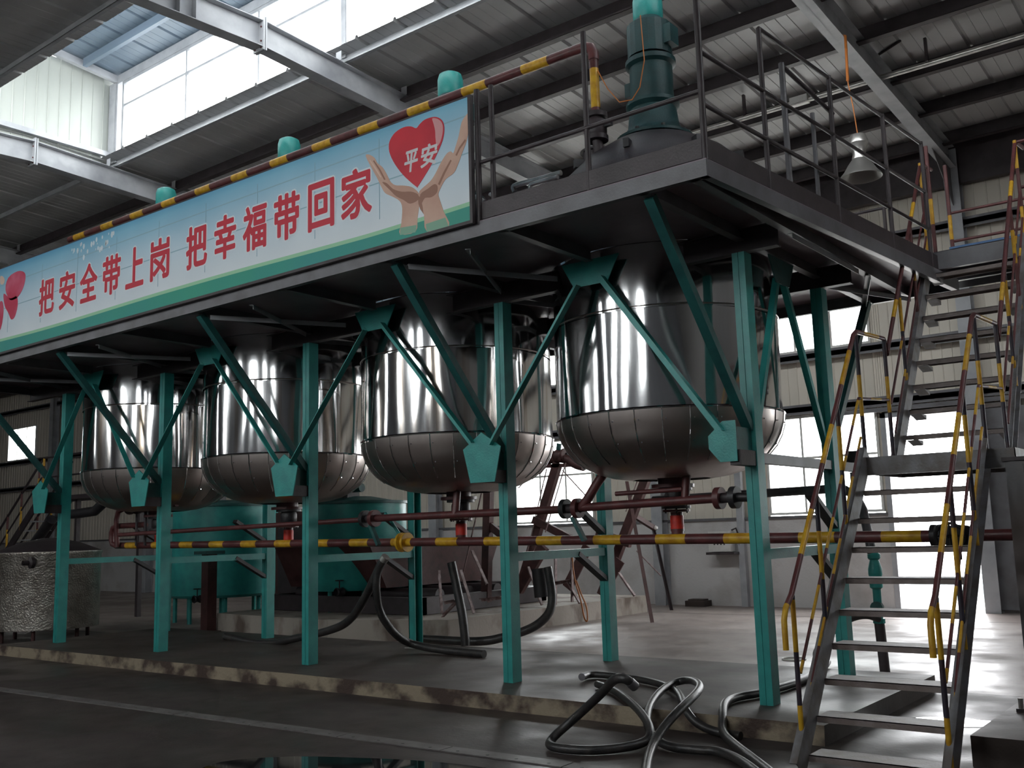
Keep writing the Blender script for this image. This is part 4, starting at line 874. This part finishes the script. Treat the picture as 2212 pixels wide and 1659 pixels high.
def vat(cx,cy,r,z0,z1,label):
    v=thing('teal_vat',label,'vat',(cx,cy,0),'teal vats behind the columns')
    MB().lathe([(0,z0),(r*.96,z0),(r,z0+.05),(r,z1)],56,(cx,cy,0)).build('vat_shell',M['teal'],v,True)
    MB().lathe([(r,z1-.05),(r+.05,z1-.05),(r+.05,z1),(r-.04,z1),(r-.04,z1-.3)],56,(cx,cy,0)).build('vat_rim',M['teal_dark'],v,True)
    MB().lathe([(r-.03,z1-.02),(.3,z1+.10),(0,z1+.10)],40,(cx,cy,0)).build('vat_cover',M['teal_dark'],v,True)
    for k in range(8):
        a=2*PI*k/8+.2; MB().tube((cx+.86*r*math.cos(a),cy+.86*r*math.sin(a),0),(cx+.86*r*math.cos(a),cy+.86*r*math.sin(a),z0+.02),.045,10).build('vat_leg',M['teal'],v)
    MB().tube((cx-.35*r,cy-.25,z1+.25),(cx+.45*r,cy-.25,z1+.25),.08,14).build('drive_motor',M['teal_dark'],v,True); MB().box(cx-.25,cx+.2,cy-.4,cy-.1,z1+.05,z1+.2).build('drive_base',M['black'],v)
    MB().lathe([(.06,-.09),(.08,-.07),(.05,0),(.08,.07),(.06,.09)],12).build('drain_valve',M['black'],v,True).matrix_basis=Matrix.Translation((cx+.55*r,cy-.95*r,z0+.0))@Matrix.Rotation(PI/2,4,'X')
    MB().tube((cx+.55*r,cy-.95*r,z0+.04),(cx+.55*r,cy-.95*r,z0+.2),.012,8).path([(cx+.55*r+.07*math.cos(2*PI*k/12),cy-.95*r+.07*math.sin(2*PI*k/12),z0+.2) for k in range(13)],.01,6).build('valve_wheel',M['black'],v)
vat(-14.5,5.0,1.12,.52,2.42,'large round teal vat standing behind the second front column from the left')
vat(-10.45,5.05,.95,.70,2.32,'smaller round teal vat right of the large one, behind the yellow valve')
# brown machine with leaning frames on the pale base
fm=thing('frame_machine','red-brown machine with leaning A-frame struts on the pale concrete base','machine',(-9.5,6.5,.33))
def fb(p,q,w,h=None,mt='brown_frame',nm='strut',up=(0,1,0)): return MB().bar(p,q,w,h or w,up).build(nm,M[mt],fm)
fb((-7.438,7.500,2.964),(-8.403,7.500,0.658),.17,.12); fb((-6.013,8.500,2.748),(-7.205,8.500,0.407),.17,.12); fb((-7.940,6.000,2.600),(-8.075,6.000,0.433),.16,.12)
fb((-7.996,7.400,1.901),(-7.110,7.400,1.503),.14,.08); fb((-8.008,6.000,1.844),(-7.554,6.000,1.543),.13,.08); fb((-6.317,8.200,1.384),(-7.057,8.200,1.618),.14,.1)
fb((-6.434,8.000,1.090),(-6.878,8.000,0.470),.2,.03); fb((-6.483,7.000,1.377),(-6.975,7.000,0.632),.2,.04,nm='web_plate'); fb((-7.175,6.600,1.398),(-7.790,6.600,0.606),.2,.1)
for a in (((-6.486,5.200,1.085),(-6.225,5.200,0.473)),((-6.208,5.600,1.243),(-6.242,5.600,0.451)),((-5.869,5.600,1.240),(-5.902,5.600,0.503)),((-6.227,5.600,0.800),(-5.877,5.600,0.848)),((-5.980,5.600,0.832),(-5.747,5.600,0.483)),((-5.851,7.000,0.900),(-5.550,7.000,0.513)),
          ((-7.306,3.900,1.092),(-7.252,3.900,0.416)),((-6.843,3.900,1.092),(-6.584,3.900,0.433)),((-7.199,3.900,0.583),(-6.943,3.900,0.617)),((-6.923,3.900,0.617),(-7.233,3.900,0.380)),((-7.019,4.400,1.381),(-6.722,4.400,0.849)),((-7.054,4.200,1.797),(-6.942,4.200,1.549)),((-7.013,4.600,0.582),(-6.575,4.600,0.626))):
    MB().angle(a[0],a[1],.055,.012,(0,1,0)).build('edge_angle',M['pink_edge'],fm)
for a in (((-6.843,4.500,2.415),(-7.316,4.500,1.004)),((-7.044,7.200,2.927),(-7.572,7.200,1.646)),((-7.634,7.400,2.865),(-8.155,7.400,1.301)),((-8.028,7.000,2.504),(-7.742,7.000,2.718)),((-6.984,7.000,2.777),(-6.423,7.000,2.223)),((-6.072,8.000,1.258),(-5.579,8.000,0.803)),((-6.066,8.200,2.637),(-6.387,8.200,1.995))): MB().tube(a[0],a[1],.012,6).build('tie_rod',M['pink_edge'],fm)
# hopper and roller trough between the frames
m=MB(); m.prism([(4.6,.75),(7.4,.75),(7.8,1.5),(4.2,1.5)],'X',-11.8,-9.2); m.build('hopper',M['brown_frame'],fm)
m=MB(); m.box(-12.1,-8.0,4.2,4.35,.34,.62).box(-12.1,-8.0,7.6,7.75,.34,.62).box(-12.1,-11.9,4.2,7.75,.34,.62).box(-8.2,-8.0,4.2,7.75,.34,.62); m.build('bed_frame',M['dark_steel'],fm)
for y in (4.9,5.7,6.5,7.2): MB().tube((-11.9,y,.62),(-8.2,y,.62),.12,14).build('roller',M['dark_steel'],fm,True)
MB().tube((-6.109,5.000,1.071),(-6.063,5.000,0.615),.13,14).build('drive_motor',M['black'],fm,True)
# valve cluster on top of the tallest strut
o=MB().lathe([(.05,-.2),(.14,-.18),(.14,-.14),(.09,-.1),(.13,0),(.09,.1),(.14,.14),(.14,.18),(.05,.2)],16).build('top_valve',M['brown_frame'],fm,True); o.matrix_basis=Matrix.Translation((-7.432,7.500,3.097))@Matrix.Rotation(PI/2,4,'Y')
MB().path(chaikin([(-7.944,7.500,2.834),(-7.769,7.500,2.985),(-7.599,7.500,3.064),(-7.217,7.500,3.038),(-7.040,7.500,2.911),(-6.831,7.500,2.854)]),.09,12).build('top_pipe',M['brown_frame'],fm,True)
MB().tube((-7.432,7.500,3.097),(-7.389,7.500,3.336),.05,10).build('valve_stem',M['teal_dark'],fm)
fb((-7.694,7.500,2.917),(-6.828,7.500,2.898),.07,.12,nm='top_rail')
pr_=thing('prop_stand','thin brown leaning prop stand on the floor behind the tanks, right of the machine base','stand',(-6,8,0))
F1=(-5.606,7.652,-0.000); F2=(-6.606,10.184,-0.000)
MB().angle(F1,(-6.214,8.000,2.553),.07,.01).build('prop_leg',M['brown_frame'],pr_); MB().angle(F2,(-6.598,9.600,1.658),.05,.01).build('prop_leg',M['dark_steel'],pr_)
MB().bar((-6.668,9.000,1.913),(-6.576,9.600,1.657),.09,.09).build('prop_arm',M['brown_frame'],pr_); MB().lathe([(0,-.05),(.05,-.02),(.05,.02),(0,.05)],10).build('arm_cap',M['white'],pr_).matrix_basis=Matrix.Translation((-6.536,9.550,1.675))
hb=MB(); hb.path(chaikin([(-5.848,5.570,1.241),(-5.572,5.200,0.900),(-4.969,4.500,0.598),(-4.728,4.200,0.371),(-4.665,4.200,0.327),(-4.738,4.300,0.549),(-5.017,4.600,0.659),(-5.391,5.000,0.876)]),.012,6)
tag(hb.build('orange_cord',M['orange'],None,True),'thin orange cord dangling over the pale base of the brown machine','cord')
gc=MB(); gc.path(chaikin([(-5.982,2.100,1.188),(-6.004,2.100,0.935),(-6.028,2.100,0.621)]),.01,6)
# rusty tower panel between the vats, tall brown tank stand at the left
tw=thing('brown_post','plain brown steel post standing behind the leftmost columns','post',(-12.45,3.2,0))
MB().box(-12.55,-12.35,3.1,3.3,0,1.42).build('post_shaft',M['brown_frame'],tw); MB().box(-12.65,-12.25,3.0,3.4,1.42,1.48).build('post_cap',M['teal_dark'],tw); MB().box(-12.65,-12.25,3.0,3.4,0,.02).build('post_foot',M['brown_frame'],tw)
pn=thing('dark_cabinet','dark red-brown cabinet panel between the two teal vats','cabinet',(-12.2,5.2,0))
MB().box(-12.9,-11.75,5.1,5.9,.1,2.2).build('cabinet_body',M['brown_frame'],pn); MB().box(-12.8,-11.85,5.08,5.1,.3,2.0).build('cabinet_door',M['dark_steel'],pn)
for x in (-12.8,-11.85): MB().box(x-.05,x+.05,5.2,5.3,0,.1).build('cabinet_foot',M['black'],pn)
# black duct and platform bracing at the far left
du=thing('black_duct','black elbowed duct descending to the left behind the leftmost column','duct',(-14,1.3,1.5))
MB().path([(-20.679,2.600,0.244),(-19.183,2.500,0.972),(-17.532,2.300,1.569),(-16.226,2.100,2.190)],.10,12).build('duct_run',M['black'],du,True)
MB().path([(-16.129,2.200,2.280),(-15.460,2.200,2.276),(-14.769,2.200,2.306),(-14.491,2.200,2.438),(-14.109,2.200,2.669)],.095,12).build('duct_bend',M['black'],du,True)
# distant stairs with yellow posts
fs2=thing('distant_stairs','dark distant stairway with yellow rail posts at the far left edge','staircase',(-20,4,0))
A=(-24.122,4.500,0.780); B=(-21.490,4.500,2.886)
for dy in (0,.8):
    a=Vector(A)+Vector((0,dy,0)); b2=Vector(B)+Vector((0,dy,0)); MB().bar(a,b2,.05,.2,(0,0,1)).build('stringer',M['dark_steel'],fs2)
    MB().tube(a+Vector((0,0,.95)),b2+Vector((0,0,.95)),.03,8).build('hand_rail',M['dark_steel'],fs2); MB().tube(a+Vector((0,0,.5)),b2+Vector((0,0,.5)),.022,8).build('mid_rail',M['dark_steel'],fs2)
    for t in (.35,.62,.95):
        p=a.lerp(b2,t); MB().striped([p,p+Vector((0,0,1.0))],.028,.6,.4,8).build('rail_post',[M['yellow'],M['brown']],fs2)
for k in range(9):
    p=Vector(A).lerp(Vector(B),(k+.5)/9); MB().box(p.x-.14,p.x+.14,p.y,p.y+.8,p.z-.015,p.z+.015).build('tread',M['steel_grey'],fs2)
Bv=Vector(B); MB().box(Bv.x,Bv.x+4.2,Bv.y,Bv.y+.8,Bv.z-.1,Bv.z).build('walkway',M['dark_steel'],fs2)
for k in range(4): MB().striped([(Bv.x+.1+1.3*k,Bv.y,Bv.z),(Bv.x+.1+1.3*k,Bv.y,Bv.z+1.0)],.028,.5,.3,8).build('rail_post',[M['yellow'],M['brown']],fs2)
for z in (.5,1.0): MB().tube((Bv.x,Bv.y,Bv.z+z),(Bv.x+4.2,Bv.y,Bv.z+z),.022,8).build('hand_rail',M['dark_steel'],fs2)
for dx in (1.2,4.0): MB().box(Bv.x+dx-.05,Bv.x+dx+.05,Bv.y+.3,Bv.y+.4,0,Bv.z-.1).build('support_leg',M['dark_steel'],fs2)
# ================================================================ WALL AND ROOF FITTINGS
bx_=thing('control_box','pale control box with four black knobs on a shelf, on the plaster wall','control box',(-5.9,11.4,1.1))
MB().box(-6.22,-5.72,11.2,11.42,1.14,1.56).build('box_case',M['white'],bx_)
for k in range(4): MB().tube((-6.08+.075*k,11.2,1.30),(-6.08+.075*k,11.185,1.30),.02,10).build('knob',M['black'],bx_)
MB().box(-6.24,-5.6,11.1,11.5,1.08,1.13).build('shelf',M['dark_steel'],bx_); MB().path([(-5.72,11.3,1.58),(-5.62,11.3,1.62),(-5.6,11.35,1.5),(-5.6,11.4,1.1)],.02,8).build('box_conduit',M['dark_steel'],bx_)
tag(MB().box(-6.8,-6.35,11.1,11.45,0,.12).box(-6.75,-6.4,11.15,11.4,.12,.15).build('wall_block',M['plinth_top']),'dark low block against the foot of the plaster wall','block')
hp=thing('control_hose','thin dark hanging pipe on the plaster wall beside the grey post','pipe',(-5.2,11.42,0))
MB().tube((-5.25,11.42,.1),(-5.25,11.42,1.75),.03,8).build('pipe_run',M['dark_steel'],hp); MB().tube((-5.25,11.42,0),(-5.25,11.42,.1),.04,8).build('pipe_foot',M['dark_steel'],hp)
cd_=thing('roof_conduit','bright galvanised conduit pipe running under the roof at upper right','conduit',(0,7.2,8.6))
MB().tube((-4.6,7.12,8.57),(6.5,7.3,8.62),.045,12).build('conduit_pipe',M['galv'],cd_,True); MB().tube((-4.6,7.02,8.50),(6.5,7.2,8.55),.018,10).build('thin_conduit',M['galv'],cd_,True)
MB().box(-2.18,-1.88,7.07,7.2,8.52,8.65).build('white_sleeve',M['white'],cd_)
for x in (-3,0,3): MB().box(x-.02,x+.02,7.1,7.16,8.6,8.98).build('hanger',M['dark_steel'],cd_)
lm=thing('high_bay_lamp','silver bell-shaped high-bay lamp hanging on a cord behind the platform railing','lamp',(-.47,5,6.3))
L0=(-.47,5.0,0)
MB().lathe([(.0,6.90),(.10,6.88),(.13,6.80),(.13,6.76)],20,L0).build('ballast_cap',M['galv'],lm,True)
MB().lathe([(.13,6.76),(.10,6.70),(.085,6.62),(.10,6.56),(.10,6.54)],20,L0).build('lamp_neck',M['galv'],lm,True)
MB().lathe([(.10,6.54),(.16,6.46),(.22,6.36),(.27,6.30),(.275,6.28),(.26,6.29),(.15,6.45),(.09,6.52)],28,L0).build('lamp_shade',mat('spun_aluminium_shade',(.26,.25,.24),rough=.42,metal=.6),lm,True)
MB().path([(-.47,5.0,6.9),(-.5,5.0,7.3),(-.55,5.02,7.7)],.008,6).path([(-.55,5.02,7.7),(-.56,5.1,8.2),(-.62,5.3,8.5),(-.75,5.4,8.6)],.02,8).build('lamp_cord',M['orange'],lm)
# small galvanised pipes on the deck by the lid, and a coil
sg=thing('deck_pipes','short bright galvanised pipes with elbows on the deck left of the dark lid','pipe',(-2.3,-.6,4.6))
MB().path(chaikin([(-2.036,-0.700,4.960),(-2.057,-0.700,5.012),(-2.034,-0.700,5.030),(-1.762,-0.700,5.020),(-1.477,-0.700,5.017)],2),.026,10).build('pipe_run',M['galv'],sg,True)
MB().path(chaikin([(-1.807,-0.750,4.905),(-1.816,-0.750,4.954),(-1.782,-0.750,4.969),(-1.482,-0.750,4.963)],2),.022,10).build('pipe_run',M['galv'],sg,True)
MB().path(chaikin([(-2.248,-1.100,4.846),(-2.190,-1.100,4.851),(-2.106,-1.100,4.775)],2),.022,10).build('pipe_elbow',M['galv'],sg,True)
MB().path(chaikin([(-2.111,-1.000,4.876),(-2.054,-1.000,4.844),(-2.039,-1.000,4.785),(-2.080,-1.000,4.749)],2),.02,10).build('pipe_elbow',M['galv'],sg,True)
# heap under a sheet outside the doorway, pale building far off
hp2=MB(); nx,ny=26,12; random.seed(11)
for j in range(ny):
    for i in range(nx):
        u,v=i/(nx-1),j/(ny-1); h=.75*math.sin(PI*u)**.6*math.sin(PI*min(1,v*1.0))**.7*(.75+.5*noise.noise(Vector((u*5,v*4,2))))
        hp2.v.append((-4.2+4.2*u,14.5+2.2*v,-.03+max(0,h)+.05*noise.noise(Vector((u*14,v*9,5)))*(h>0)))
for j in range(ny-1):
    for i in range(nx-1): a=j*nx+i; hp2.f.append((a,a+1,a+nx+1,a+nx)); hp2.m.append(0)
tag(hp2.build('sheeted_heap',mat('pale_tarpaulin',(.35,.42,.44),(.12,.16,.17),.5,scale=3),None,True),'heap under a pale tarpaulin outside the open doorway','heap')
